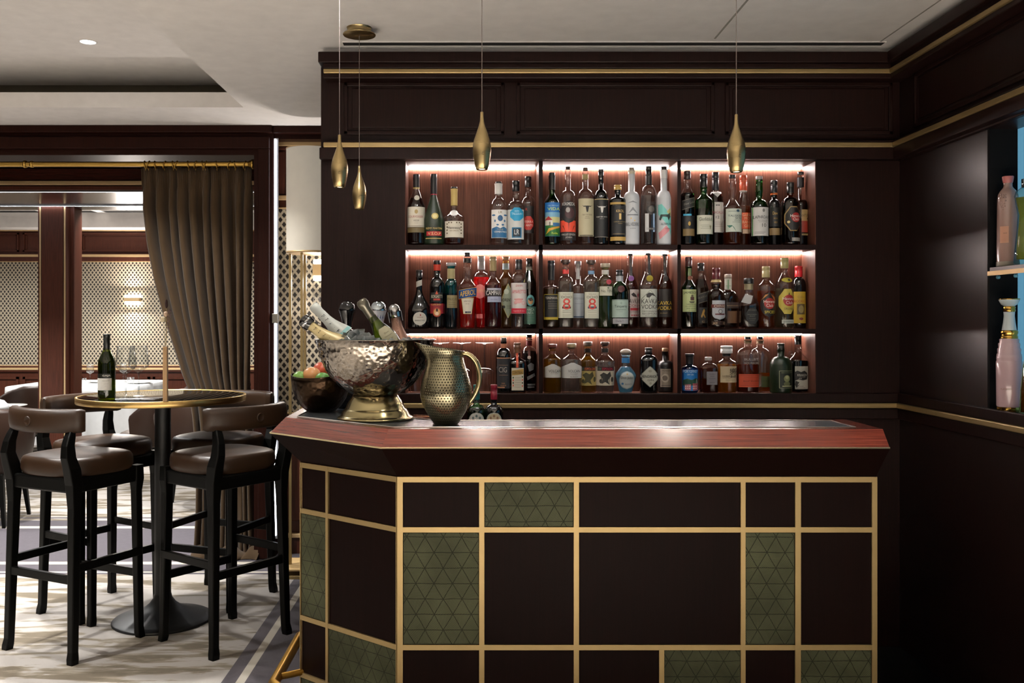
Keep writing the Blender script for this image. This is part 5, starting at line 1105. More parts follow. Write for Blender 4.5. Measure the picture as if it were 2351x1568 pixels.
# ---- middle right niche
B('green whiskey bottle with a light green label, first in the middle right niche', 1581, 35, 590, 612, 640, 661, 15, 15.5, 'dg', 's', '3a1816', ('0c1c0c', 664), [('r', 1565.5, 1600.5, 665, 716, 'a3ab78', [('JAMESON', 1583, 673, 33, 7, '1c2a1c'), ('ART', [(rc(1581, 1590, 682, 690), '3c1c1c'), (el(1585.5, 680, 3), '54503c'), ([(1578, 692), (1592, 692), (1589, 696), (1581, 696)], '4c4c38')]), ('TRIPLE DISTILLED', 1585, 699, 26, 2.6, '3c4430'), ('IRISH WHISKEY', 1585, 708.5, 24, 2.4, '3c4430'), ('ART', [(rc(1570, 1597, 703, 703.8), '6a7050'), (rc(1576, 1597, 713, 713.6), '6a7050')])]), ('r', 1578, 1585.5, 616, 637, '5a6440', [])], row=1, extra=seal('6a3c28', 1582.5, 638.5, 5.5), group=G[5])
B('dark square whisky bottle with a slanted black label and gold striding figure', 1609, 34, 604, 622, 628, 662, 14, 15.5, 'c', 'l', '101010', ('3c1c10', 641), [('r', 1600, 1627, 671, 694, '0d0b0b', [('BLACK LABEL', 1613, 681, 24, 4, '5c5648'), ('ART', [(rc(1601, 1626, 672, 672.7), '6a604c'), (rc(1601, 1626, 692.5, 693.2), '6a604c')])], -.3), ('r', 1602, 1620, 706, 742, '0c0a0a', [('ART', [([(1606, 726), (1610, 714), (1613, 709), (1615, 714), (1613, 720), (1617, 729), (1615, 730), (1611, 723), (1608, 730)], '94702c')]), ('12', 1611, 738.5, 5, 5, '8a6c44')])], row=1, D=4.225, n=4, ky=.8, group=G[5])
B('amber whisky bottle with dark red cap and silver crest label', 1644, 40.5, 615.4, 641, 664, 680, 18, 17.5, 'c', 'r', '4a1016', ('4a2410', 652), [('u', 1631, 1664, 690, 734, 'a3a5a8', [('ART', [(rc(1629, 1665, 699, 707), '55201c'), (el(1649, 715, 5, 5), '5c5450'), (el(1649, 715, 3.5), 'b0b0b0'), (rc(1637, 1660, 720, 723), '55201c')]), ('CHIVAS', 1648, 703, 27, 5.5, 'd4cbb8')]), ('r', 1630, 1668, 737, 746, '2a1408', [('XII', 1636.5, 742, 9.5, 5, 'b89c78'), ('12', 1658.5, 742, 5, 5, 'b89c78')])], row=1, bulge=.3, foil=[('b09a68', 642, 648)], group=G[5])
B('flat round bourbon bottle with a striped paper neck seal, behind the tagged bottle', 1671.5, 48, 630, 638, 666, 686, 17, 17, 'c', 'r', '8c8074', ('46200f', 668), [('r', 1662.5, 1679, 639, 665, 'b0b0a2', [('ART', [(rc(1669, 1672, 640, 664), '5c7a58'), (rc(1663, 1678, 656, 657), '6c8a68')])]), ('r', 1664, 1694, 694, 708, '22100a', [('KENTUCKY BOURBON', 1679, 702, 28, 3, '8a7458')]), ('r', 1666, 1690, 714, 742, '4a2c18', [('ART', [(rc(1670, 1686, 715, 741), '61432a')])])], row=1, D=4.232, ky=.6, group=G[5])
def paper_tag(t, s, x0, H, R_at, P):
    q = [((a - 1719) * s, -R_at(H(700)) - .004 - .0002 * i, H(b_)) for i, (a, b_) in enumerate([(1705, 675), (1722, 680), (1717.5, 697), (1713, 698.5), (1695, 694)])]
    m = MB(); m.add(q, [(0, 1, 2, 3, 4)]); m.build('paper_tag', plain('a9a7a4', .7), t, label='blank grey paper tag'); 
    MB().tube([((1700 + 14 - 1719) * s, -R_at(H(690)) - .004, H(677)), (0, -R_at(H(668)) - .003, H(669)), (.006, -.012, H(668))], .0006, 5).build('string', plain('1a1a1a', .8), t)
B('square shouldered black capped whiskey bottle with a hanging blank paper tag', 1719, 52, 639, 651, 668, 702, 18, 22.5, 'c', 's', '0c0c0d', ('3a1c0e', 702), [('h', 1707, 1736, 707, 744, '0e0d0c', [('JACK DANIEL\'S', 1721, 712.5, 19, 3.6, '6a665e'), ('SINGLE BARREL', 1721, 722, 22, 2.4, '6a665e'), ('SELECT', 1721, 726, 12, 2.4, '6a665e'), ('TENNESSEE', 1721, 731.5, 16, 2, '5a564e'), ('WHISKEY', 1721, 735.5, 12, 2, '5a564e')])], row=1, n=4.5, capk='w', foil=[('8f8466', 652, 665)], extra=paper_tag, group=G[5])
B('rum bottle with gold cap and a dark spice label', 1758.5, 41, 611.7, 636, 641, 658, 15, 17.5, 'c', 's', '9c9064', ('9a4a10', 668), [('o', 1741.5, 1778.5, 672, 728, '18100c', [('ART', [(el(1761, 697, 12.5, 12.5, 20), '8e1f1c'), ([(1743, 690), (1751, 677), (1758, 676), (1749, 684)], 'a86c2c'), ([(1764, 676), (1774, 683), (1777, 694), (1770, 686)], '9c5424')]), ('Havana', 1761, 692.5, 27, 6.5, 'dcd6cc'), ('Club', 1761, 701.5, 16, 7, 'dcd6cc'), ('SPICED', 1762, 716.5, 25, 6, 'c9b43c')])], row=1, foil=[('8a7c54', 625, 637)], group=G[5])
B('tall clear rum bottle with a yellow label and olive cap', 1801.3, 40.5, 592.3, 616, 624, 654, 15, 17.5, 'c', 's', '8a8252', ('d9d8c0', 662), [('h', 1784, 1820, 664, 721, 'b9a648', [('ART', [(el(1805, 690, 13, 13, 20), '8e1f1c'), ([(1803, 677), (1807, 677), (1805, 671)], '30301c')]), ('Havana', 1804, 686, 26, 6.5, 'e0dcd2'), ('Club', 1806, 695, 16, 7, 'e0dcd2'), ('ORIGINAL', 1805, 709, 22, 5, '30301c')]), ('o', 1790, 1815, 638, 649, 'a3982c', [('ART', [(el(1806, 643.5, 3), '30301c')])]), ('r', 1789, 1818, 734, 742.5, 'b0b3a6', [('ART', [(rc(1792, 1815, 736, 741), '82857c')])])], row=1, group=G[5])
B('dark bottle with bright red cap and yellow label at the right end of the shelf', 1833.6, 32, 611, 636, 638, 655, 14, 17, 'K', 'r', 'b81f28', None, [('r', 1819, 1849.5, 670, 742, 'a98c28', [('Cuban', 1834, 682, 16, 5, '8a6a2c'), ('RODRIGO', 1834, 692, 28, 6, '8a2a18'), ('ART', [(rc(1825, 1843, 698, 722), '4a3a18'), (el(1834, 710, 6, 9), '8c7c4c'), (el(1834, 732, 5, 3), '6a2418')])])], row=1, D=4.222, group=G[5])
# ---- bottom left niche
B('slim black rum bottle with copper rings and a black label, bottom left niche', 1156.5, 36, 775.3, 784, 799, 819, 13, 13.5, 'K', 'r', '625a50', None, [('r', 1141, 1172, 822, 891, '1a1a1d', [('CIG', 1154, 848, 18, 12, '9a938a'), ('ART', [(rc(1140.5, 1172, 820.5, 822.5), 'a06e4c'), (rc(1145, 1166, 837, 837.8), '8a6a54'), (rc(1145, 1166, 860, 860.8), '8a6a54'), (rc(1142, 1158, 887, 889.5), 'a06e4c')]), ('DARK', 1155, 879, 8, 3, '9a6a4a'), ('RESERVE', 1155, 884, 13, 2.6, '9a6a4a')])], row=2, foil=[('a86a4c', 789, 799)], group=G[6])
B('square amber orange liqueur bottle with an orange ribbon and cream label', 1187.4, 45, 787, 799, 822, 835, 14, 16, 'a', 'r', '5c3c28', ('1c0c06', 822), [('r', 1174, 1201.5, 844, 895, 'b5ac98', [('ART', [([(1174.5, 850), (1201, 846), (1201, 858), (1174.5, 861)], '9a7838')] + [(el(1177.5, 866 + 6 * i, 1.6, 2.2), ['3a4a2c', 'b0503a', '3a3a2c', 'b0503a'][i]) for i in range(4)] + [(el(1198.5, 864 + 7 * i, 1.6, 2.2), ['3a4a2c', 'b0503a', '3a3a2c', 'b0503a'][i]) for i in range(4)] + [(rc(1181, 1195, y, y + .7), '8d8878') for y in (866, 871, 876, 882, 887)]), ('COINTREAU', 1188, 854, 25, 6, '2c2014')])], row=2, n=3.6, ky=.85, foil=[('6a4630', 799, 810)], extra=strip_(1187, 806, 1187, 843, 5, 'b8431c'), D=4.19, group=G[6])
B('dark bottle with red and white neck bands, last in the bottom left niche', 1214.8, 34, 768, 776, 795, 812, 13, 13, 'c', 'r', '15120f', ('1c100c', 806), [('r', 1207, 1230, 830, 892, '-', [('ART', [([(1210, 838), (1218, 832), (1225, 836), (1224, 848), (1214, 852)], '5c5c5c'), ([(1209, 864), (1226, 856), (1228, 862), (1210, 872)], '5f5f5f'), (rc(1210, 1228, 880, 884), '5a5a5a'), (rc(1210, 1226, 886, 889), '5a5a5a')])])], row=2, foil=[('b0aba4', 777, 781), ('6c1a24', 782, 794)], D=4.225, extra=strip_(1214, 795, 1214, 818, 5, '7a4a44', 'b0a094', 1214, 820, 4), group=G[6])
# ---- bottom middle niche
MT = lambda cx, a, b_: [('VOLCAN', cx, 851, a, 6, '3a3632'), ('DE MI TIERRA', cx, 857, 18, 2, '7a7468')] + b_
def dimple(col):
    def f(t, s, x0, H, R_at, P):
        MB().lathe([(.015, .004), (.012, .010), (.006, .017), (.001, .022)], seg=10, smooth=False).build('glass_peak', thin_glass(col, (.3, .3, .3), .02, name='peak_glass'), t)
    return f
B('golden tequila bottle with a red brown stopper and white mountain label', 1268, 41, 790, 798, 812, 825, 15, 21.8, 'y', 's', '5c2e26', ('9a7a1c', 824), [('m', 1247.5, 1287.5, 835, 866, 'b0aca2', MT(1272, 28, []))], row=2, capk='w', foil=[('5a3024', 806, 812)], extra=dimple((1, .85, .4)), group=G[7])
B('clear tequila bottle with a tan stopper and white mountain label', 1312.3, 47, 788.6, 798, 812, 826, 15, 21.8, 'c', 's', '8c7a5c', ('dcdad4', 826), [('m', 1289, 1336, 832, 867, 'b5b3ad', MT(1316, 27, [('TEQUILA', 1316, 859.5, 13, 2, '7a7468'), ('BLANCO', 1316, 864, 17, 3, '6a645c')]))], row=2, capk='w', extra=dimple((.95, .95, .95)), D=4.185, group=G[7])
ES = lambda cx, c, bg, skel: [('ART', [(rc(cx - 19, cx + 19, 841, 850.5), '131110'), (rc(cx - 19, cx - 11, 843, 849), '5c6a58'), ([(cx - 14, 860), (cx - 6, 854), (cx + 2, 858), (cx + 9, 852), (cx + 12, 862), (cx + 4, 872), (cx + 8, 882), (cx - 2, 876), (cx - 10, 880), (cx - 8, 868)], skel), (el(cx - 12, 874, 3, 5), skel), (el(cx + 14, 870, 3, 6), skel)]), ('ESPOLON', cx + 3, 846, 24, 6, c)]
B('golden tequila bottle with an orange lettered black band and sketch label', 1349.5, 42, 784.4, 793, 811, 829, 15, 21, 'y', 's', '8a8078', ('9a7c20', 819), [('r', 1330, 1370, 841, 884, '9c8c50', ES(1349, 'c9602c', '', '3c3a20'))], row=2, capk='w', foil=[('15120f', 800, 809)], D=4.228, group=G[7])
B('clear tequila bottle with a red lettered black band and sketch label', 1388.8, 47, 785, 791.5, 811, 831, 15, 20.5, 'c', 's', '3a241c', ('dcd8d4', 829), [('r', 1366, 1411.5, 841, 884, 'b3a892', ES(1389, 'b8243c', '', '2e2c28'))], row=2, capk='w', foil=[('15120f', 800, 809)], foot=.85, group=G[7])
B('pale blue rounded tequila bottle with a wooden ball stopper', 1436.5, 50, 801, 815, 833, 863, 17, 20, 'lb', 's', '9c8f80', ('8fb4c4', 842), [('o', 1419.5, 1455, 851, 893, '7c8688', []), ('o', 1421, 1453.5, 852.5, 891.5, 'a9aba4', [('Don Julio', 1436.5, 867, 27, 7, '2c2c2c'), ('BLANCO', 1441, 881, 16, 3, '5c6064'), ('ART', [(el(1427, 880, 2.6), '40688c'), (el(1437, 858, 2), 'a08850')])])], row=2, ball=26, foil=[('2c6c9c', 821.5, 833)], foot=.62, ky=.75, group=G[7])
B('broad black gin bottle with a cream diamond label', 1489, 49, 798.4, 810, 815, 827, 15, 17, 'K', 'r', '0e0d0d', None, [('d', 1464.5, 1513.5, 839.5, 888, '2a2a24', []), ('d', 1466, 1512, 841, 886.5, 'a5a394', [("HENDRICK'S", 1489, 863, 42, 6, '2c2a24'), ('GIN', 1490, 871.5, 14, 4, '3c3a34'), ('ART', [(el(1490, 879, 3), '8a8878'), (el(1489, 851, 4, 3), '8a8878')])])], row=2, n=3.2, ky=.9, D=4.185, group=G[7])
B('dark apothecary bottle with a cork and tan label, last in the bottom middle niche', 1527, 36, 799, 807, 827, 838, 14, 14, 'KM', 'r', 'a58a68', None, [('r', 1513.5, 1537, 846, 887.5, '7c7264', [('MONKEY', 1526, 850, 18, 3.4, '3c3228'), ('ART', [(el(1524, 867, 9, 10), '9a9080'), (el(1523, 867, 6, 6), '5c5246'), (rc(1515, 1536, 883, 885), '5a5046')])])], row=2, D=4.222, group=G[7])
# ---- bottom right niche
B('small blue gin bottle with pink houses on its label, bottom right niche', 1583, 38, 811.8, 817, 838, 845, 16, 21, 'b', 'r', '14161a', ('0c4c8c', 845), [('r', 1565, 1601, 848, 896, '1c6aa8', [('PORTOFINO', 1581, 851.5, 30, 6.5, 'c8d8e4'), ('DRY GIN', 1581, 859, 14, 3.5, 'c8d8e4'), ('ART', [([(1565.5, 872), (1574, 868), (1584, 871), (1594, 867), (1600.5, 870), (1600.5, 884), (1565.5, 884)], '1f4434'), (rc(1569, 1582, 881, 895), 'a8606c'), (rc(1586, 1600, 879, 895), 'a04c54'), ([(1594, 880), (1596, 868), (1598, 880)], 'c8c0b4')] + [(rc(1570 + 4 * i, 1572 + 4 * i, 884, 887), 'd8c4bc') for i in range(7) if i not in (3,)] + [(rc(1570 + 4 * i, 1572 + 4 * i, 889, 892), 'd8c4bc') for i in range(7) if i not in (3,)])])], row=2, capk='w', foil=[('0c0e12', 818, 836)], D=4.2, group=G[8])
B('small square amber whisky bottle with a plain grey label', 1626, 44, 819.8, 827, 833, 845, 15, 16, 'c', 'r', 'a8a29c', ('6a2f10', 845), [('r', 1617.5, 1642, 852, 882, '7a7476', [('WHISKY', 1630, 858, 15, 2.4, '4a4648'), ('FROM', 1630, 863, 9, 2.2, '4a4648'), ('THE BARREL', 1630, 868, 16, 2.2, '4a4648'), ('NIKKA', 1630, 877, 12, 2.4, '3a3638')])], row=2, n=5, group=G[8])
B('faceted whisky bottle with a big glass stopper and cream label with brush script', 1668, 44, 794, 811, 821, 832, 17, 27, 'c', 's', 'c9c9c4', ('a87828', 836), [('r', 1650, 1689.5, 840, 877, 'b9a684', [('響', 1678, 855, 17, 22, '1c1814'), ('HIBIKI', 1664, 862.5, 19, 4, '4a3c2c'), ('SUNTORY WHISKY', 1664, 866.5, 19, 1.8, '5c4c38'), ('ART', [(rc(1661, 1682, 871, 871.7), '8a7c64')])])], row=2, n=2.4, foil=[('191512', 812, 818)], group=G[8])
B('flask shaped bourbon bottle with a tilted orange label', 1717, 52, 773, 779.5, 798, 815, 15, 14, 'c', 'r', '121010', ('7a3410', 837), [('r', 1694, 1744, 858, 888, 'b8482c', [('BULLEIT BOURBON', 1721, 874, 36, 4, '5a1c14'), ('ART', [(rc(1697, 1741, 861, 861.7), '7a2a1c'), (rc(1697, 1741, 884, 884.7), '7a2a1c'), (rc(1705, 1738, 866, 866.5), '8a3424'), (rc(1705, 1738, 880, 880.5), '8a3424')])]), ('r', 1702, 1740, 821, 836, '-', [('BULLEIT', 1721, 824.5, 33, 5, 'a8a09c'), ('BOURBON', 1721, 833, 33, 4, '9a8c84')])], row=2, ky=.62, foil=[('6e5a3c', 781, 789)], D=4.19, group=G[8])
B('flask shaped rye bottle with a green label, behind the orange labelled one', 1745, 48, 773, 779.5, 798, 815, 15, 14, 'c', 'r', '121010', ('b06a1c', 856), [('r', 1744, 1768, 863, 888, '3c4420', [('RYE WHISKEY', 1757, 874, 20, 3, '1c2410')])], row=2, ky=.5, foil=[('6e5a3c', 781, 789)], D=4.236, group=G[8])
B('squat matte green rum bottle with a framed portrait label', 1793, 50, 788, 802, 818, 837, 16, 16, 'GM', 'r', '15180f', None, [('r', 1782.5, 1818, 850, 890, '8c9070', []), ('r', 1783.5, 1817, 851, 889, '101a0e', [('RESERVA EXCLUSIVA', 1800, 854.5, 26, 2.6, '767c5c'), ('ART', [(el(1800, 868, 7.5, 8), '767a52'), (el(1800, 880, 8, 5), '5c6040'), (el(1800, 865, 4, 4), '9a9a74'), (rc(1789, 1812, 884, 886.5), '9a9a74')])])], row=2, D=4.19, group=G[8])
def ears(t, s, x0, H, R_at, P):
    for cx in (-17.5, 15): 
        MB().tube([(cx * s + .0072 * math.cos(a), -.002, H(811) + .0092 * math.sin(a)) for a in [2 * math.pi * k / 20 for k in range(20)]], .0022, 8, closed=True).build('ring_handle', gmat('c'), t)
B('black rum jug bottle with two glass ring handles and cream label', 1832, 48, 770, 791, 806, 829, 15, 15.5, 'c', 's', '0c0b0b', ('0c0807', 828), [('r', 1819, 1850, 840, 892, 'a5a194', [('ART', [([(1818, 853), (1824, 850), (1832, 853), (1840, 850), (1847, 855), (1849, 862), (1846, 870), (1836, 872), (1826, 870), (1818, 873)], '121010'), ([(1820, 873), (1828, 876), (1824, 884), (1830, 880), (1822, 889), (1819, 882)], '2a2624'), (rc(1824, 1838, 885, 885.8), '5c564c'), (rc(1822, 1842, 889, 889.8), '5c564c')]), ('KRAKEN', 1835, 860, 22, 5, 'c4bfb4'), ('BLACK SPICED', 1835, 864.5, 14, 1.8, '9a958c'), ('RUM', 1830, 868, 6, 2.4, 'c4bfb4')])], row=2, extra=ears, D=4.225, group=G[8])
# two bottles standing on the back counter
for x_, c_, gl_, cc, lb in ((1094, 'c', 'g', '0c5450', 'green bottle with a teal cap behind the bar, half hidden by the jug'), (1134, 'c', 'K', '7a1628', 'dark bottle with a wine red cap standing behind the bar')):
    B(lb, x_, 43, 883, 904 if x_ < 1100 else 917, 928, 946, 14, 15.5 if x_ > 1100 else 15, gl_, 'r', cc, None, [('o', x_ - 17, x_ + 17, 945, 979, 'a9a99e', [('ART', [(el(x_, 962, 15, 15, 24), 'b9b8ac' if x_ < 1100 else 'b8a888')] + [(el(x_ + 9 * math.cos(R(q)), 962 + 9 * math.sin(R(q)), 2.6, 3.2), '5c6a68' if x_ < 1100 else '8a6a54') for q in (-150, -90, -30, 90)])])], D=3.92, base=.9006, foil=[(cc, 904, 917)] if x_ < 1100 else None, group='bottles behind the bar')
# upside-down glasses in the bottom left niche
for i, x_ in enumerate((962, 1010.5, 1060, 1112)):
    D = 4.19; s = D / F; H = Z(787, D) - SHZ[2]
    t = thing('upturned_glass', (X(x_, D), D, SHZ[2] + .0008), ['leftmost upturned stem glass in the bottom left niche, mostly behind the champagne bowl', 'upturned stem glass just right of the champagne bowl rim, bottom left niche', 'upturned stem glass behind the jug in the bottom left niche', 'upturned stem glass between the jug handle and the slim black bottle'][i], 'wine glass', 'upturned glasses in the bottom left niche')
    hb = H - .055 - .0; hb = Z(845, D) - SHZ[2]
    MB().lathe([(.038, 0), (.042, .03), (.0475, hb - .025), (.046, hb - .012), (.034, hb - .001), (.006, hb + .004)], seg=32, cap0=False).build('bowl', CG, t)
    MB().lathe([(.005, hb + .003), (.0036, hb + .02), (.0036, H - .03), (.006, H - .006)], seg=12).build('stem', thin_glass((.8, .82, .83), (.12, .13, .14), .02, name='stem_crystal'), t)
    MB().lathe([(.005, H - .007), (.02, H - .003), (.041, H - .0012), (.041, H), (.001, H)], seg=32).build('foot', CG, t)
# ---------------------------------------------------------------- things on the bar
def metal_h(col, rough, scale, strength, name, pits=False, col2=None, dist=.004, rnd=1.0):
    m, t, b, n, l = nt(name); b.inputs['Metallic'].default_value = 1; b.inputs['Roughness'].default_value = rough
    tc = N(t, 'ShaderNodeTexCoord'); v = N(t, 'ShaderNodeTexVoronoi', i_Scale=scale, i_Randomness=rnd); l.new(tc.outputs['Object'], v.inputs['Vector'])
    v.feature = 'F1' if pits else 'SMOOTH_F1'
    if not pits: v.inputs['Smoothness'].default_value = .6
    mr = N(t, 'ShaderNodeMapRange'); l.new(v.outputs['Distance'], mr.inputs[0])
    if pits:        # staggered rows of small round punch marks running round the body
        sp = N(t, 'ShaderNodeSeparateXYZ'); l.new(tc.outputs['Object'], sp.inputs[0])
        def ma(a, o, c=None):
            k = N(t, 'ShaderNodeMath', operation=o)
            for i, s_ in enumerate((a, c)):
                if s_ is None: continue
                if isinstance(s_, (int, float)): k.inputs[i].default_value = s_
                else: l.new(s_, k.inputs[i])
            return k.outputs[0]
        vz = ma(sp.outputs[2], 'DIVIDE', .0088); row = ma(vz, 'FLOOR')
        au = ma(ma(ma(sp.outputs[1], 'ARCTAN2', sp.outputs[0]), 'MULTIPLY', 52 / 6.28318), 'ADD', ma(row, 'MULTIPLY', .47))
        du = ma(ma(au, 'FRACT'), 'SUBTRACT', .5); dv = ma(ma(vz, 'FRACT'), 'SUBTRACT', .5)
        dd = ma(ma(ma(du, 'MULTIPLY', du), 'ADD', ma(dv, 'MULTIPLY', dv)), 'SQRT')
        l.new(dd, mr.inputs[0]); mr.inputs[1].default_value = .14; mr.inputs[2].default_value = .27
    no = N(t, 'ShaderNodeTexNoise', i_Scale=9.0, i_Detail=4.0); l.new(tc.outputs['Object'], no.inputs['Vector'])
    mx = N(t, 'ShaderNodeMix', data_type='RGBA'); mx.inputs[6].default_value = hx(col2 or col); mx.inputs[7].default_value = hx(col)
    l.new(mr.outputs[0] if pits else no.outputs[0], mx.inputs[0]); l.new(mx.outputs[2], b.inputs['Base Color'])
    bp = N(t, 'ShaderNodeBump', i_Strength=strength, i_Distance=dist); l.new(mr.outputs[0], bp.inputs['Height'])
    bp2 = N(t, 'ShaderNodeBump', i_Strength=.35, i_Distance=.01); l.new(no.outputs[0], bp2.inputs['Height']); l.new(bp.outputs[0], bp2.inputs['Normal']); l.new(bp2.outputs[0], b.inputs['Normal'])
    return m
SIL = metal_h('989187', .11, 60, .26, 'hammered_silver', col2='787067', dist=.010)
ANT = metal_h('857f68', .27, 120, .8, 'pitted_antique_brass', pits=True, col2='1d180e', dist=.002, rnd=.55)
BRZ = metal_h('3a2c20', .30, 60, .5, 'hammered_bronze', col2='1c1510')
ABR = brushed('a59a74', .18, (2, 2, 120), name='polished_brass')
ZB = zT + .0012
bc = Vector((X(862, 3.26), 3.26, ZB))
t = thing('champagne_bowl', bc, 'large hammered silver champagne bowl on a stepped brass foot, on the bar', 'champagne bowl')
MB().lathe([(.001, .002), (.128, 0), (.134, .003), (.134, .008), (.128, .011), (.121, .014), (.117, .028), (.108, .036), (.104, .040), (.100, .052), (.092, .066), (.083, .078), (.079, .085), (.001, .086)], seg=96).build('foot', ABR, t)
MB().lathe([(.074, .085), (.082, .088), (.106, .101), (.135, .122), (.160, .150), (.181, .185), (.195, .222), (.203, .255), (.206, .276), (.2135, .2795), (.2135, .2815), (.2055, .2815), (.200, .272), (.197, .255), (.189, .222), (.175, .187), (.153, .153), (.128, .127), (.10, .107), (.001, .10)], seg=128).build('bowl', SIL, t)
# ice
ice = thin_glass((.86, .9, .92), (.45, .5, .53), .06, 2.2, name='ice'); icew = plain('b9bec0', .25, name='ice_white')
icem, t_, b_, n_, l_ = nt('ice_cube'); n_.remove(b_)
g_ = N(t_, 'ShaderNodeBsdfGlass', i_IOR=1.31, i_Roughness=.04); d_ = N(t_, 'ShaderNodeBsdfTranslucent'); d_.inputs[0].default_value = (.75, .8, .82, 1)
x_ = N(t_, 'ShaderNodeMixShader'); x_.inputs[0].default_value = .5; l_.new(g_.outputs[0], x_.inputs[1]); l_.new(d_.outputs[0], x_.inputs[2]); l_.new(x_.outputs[0], n_['Material Output'].inputs[0])
def ice_mesh(seed):
    random.seed(seed); m = MB(); a = .013
    vs = [(sx * a * random.uniform(.75, 1.15), sy * a * random.uniform(.75, 1.15), sz * a * random.uniform(.75, 1.15)) for sz in (-1, 1) for sy in (-1, 1) for sx in (-1, 1)]
    m.add(vs, [(0, 2, 3, 1), (4, 5, 7, 6), (0, 1, 5, 4), (2, 6, 7, 3), (0, 4, 6, 2), (1, 3, 7, 5)]); return m
protos = []
for i in range(4):
    o = ice_mesh(i + 5).build('ice_cube', icem, None, bevel=.003, seg=2); protos.append(o)
spots = [(772, 786, 3.20), (785, 778, 3.17), (798, 784, 3.14), (806, 772, 3.20), (818, 768, 3.22), (827, 780, 3.13), (836, 772, 3.17), (815, 783, 3.12), (842, 783, 3.12), (853, 780, 3.15), (828, 764, 3.24), (795, 773, 3.25), (862, 785, 3.12), (938, 784, 3.3), (950, 785, 3.32), (962, 787, 3.30), (928, 786, 3.2), (880, 787, 3.10), (900, 788, 3.12), (783, 790, 3.13), (844, 775, 3.26), (805, 790, 3.11)]
spots.sort()
N_ = 'leftmost|second|third|fourth|fifth|sixth|seventh|eighth|ninth|tenth|eleventh|twelfth|thirteenth|fourteenth|fifteenth|sixteenth|seventeenth|eighteenth|nineteenth|twentieth|twenty-first|rightmost'.split('|')
icel = [N_[i] + ' clear ice cube' + (' from the left' if 0 < i < 21 else '') + ' heaped along the rim of the silver bowl' for i in range(22)]
for i, (px, py, D) in enumerate(spots):
    o = protos[i] if i < 4 else protos[i % 4].copy()
    if i >= 4: sc.collection.objects.link(o)
    o.location = W(px, py, D); random.seed(i); o.rotation_euler = [random.uniform(0, 3) for _ in range(3)]
    o.scale = (1, 1, 1) if i % 3 else (1.15, 1.1, .95)
    tag(o, icel[i], 'ice cube', 'ice cubes in the champagne bowl')
ib = MB().lathe([(.001, 0), (.10, .004), (.150, .0), (.19, -.004)], seg=48); ob = MB()
random.seed(2); rs = []
for k, z in ((.02, .012), (.3, .008), (.6, 0), (.85, -.006), (.985, -.012)):
    rs.append([(bc.x + .188 * k * math.cos(2 * math.pi * j / 60), bc.y + .188 * k * math.sin(2 * math.pi * j / 60), ZB + .232 + z + random.uniform(-.008, .008)) for j in range(60)])
ob.rings(rs, None, True, False, smooth=False); o = ob.build('crushed_ice', plain('c4cbcd', .2, name='crushed_ice')); o['kind'] = 'stuff'; tag(o, 'bed of crushed ice filling the silver champagne bowl', 'ice')
# champagne bottles leaning in the ice
def champ(T, d, L, label, glass, foil, foil_len, parts, rot=0, br=.040, extra=None):
    d = Vector(d).normalized(); up = -d; q = up.to_track_quat('Z', 'Y'); base = Vector(T) + d * L
    t = thing('champagne_bottle', base, label, 'bottle', 'bottles in the champagne bowl'); t.rotation_mode = 'QUATERNION'
    # turn the front of the bottle (-Y) towards the viewer
    from mathutils import Quaternion
    f = q @ Vector((0, -1, 0)); view = (Vector((0, 0, CH)) - base); view -= view.project(up); view.normalize()
    ang = math.atan2(up.dot(f.cross(view)), f.dot(view)); t.rotation_quaternion = Quaternion(up, ang + rot) @ q
    bh = L * .50
    pr = [(.001, .006), (br * .9, 0), (br, .008), (br, bh)]
    for i in range(1, 9): u = i / 8; pr.append((.0155 + (br - .0155) * (.5 + .5 * math.cos(math.pi * u ** .85)), bh + (L * .30) * u))
    pr += [(.0145, L - .022), (.0165, L - .020), (.0165, L - .012), (.014, L - .010), (.014, L - .002)]
    MB().lathe(pr, seg=32).build('bottle_glass', glass, t)
    def R_at(h):
        for i in range(len(pr) - 1):
            if pr[i][1] <= h <= pr[i + 1][1] + 1e-9: return pr[i][0] + (pr[i + 1][0] - pr[i][0]) * (h - pr[i][1]) / max(1e-6, pr[i + 1][1] - pr[i][1])
        return .014
    if foil_len:
        h0 = L - foil_len; fp_ = [(R_at(h0 + (L - h0) * u) * 1.03 + .0012, h0 + (L - h0) * u) for u in (0, .12, .25, .4, .55, .7, .8)]
        fp_ += [(.0178, L - .02), (.0185, L - .012), (.017, L - .001), (.013, L + .004), (.001, L + .005)]
        rs = []
        for r, z in fp_: rs.append([(r * (1 + .02 * math.sin(j * 2.6 + z * 300)) * math.cos(2 * math.pi * j / 36), r * (1 + .02 * math.sin(j * 2.6 + z * 300)) * math.sin(2 * math.pi * j / 36), z) for j in range(36)])
        MB().rings(rs, foil, False, False).build('foil', foil, t)
    if parts: parts(t, L, R_at)
    return t
def ltr(t, s, R_at, L, h0, h1, wid, col, name='lettering', vert=True, ang0=0):
    """letters running up the bottle neck"""
    m = MB(); vs, fs = text2d(s)
    def P(u, v):
        h = h0 + (h1 - h0) * u; r = R_at(h) * 1.03 + .0022; a = ang0 + (v - .5) * wid / r
        return (r * math.sin(a), -r * math.cos(a), h)
    m.add([P(1 - x, 1 - y) if vert else P(x, y) for x, y in vs], fs, plain(col, .5)); return m.build(name, plain(col, .5), t)
gd = gmat('dg')
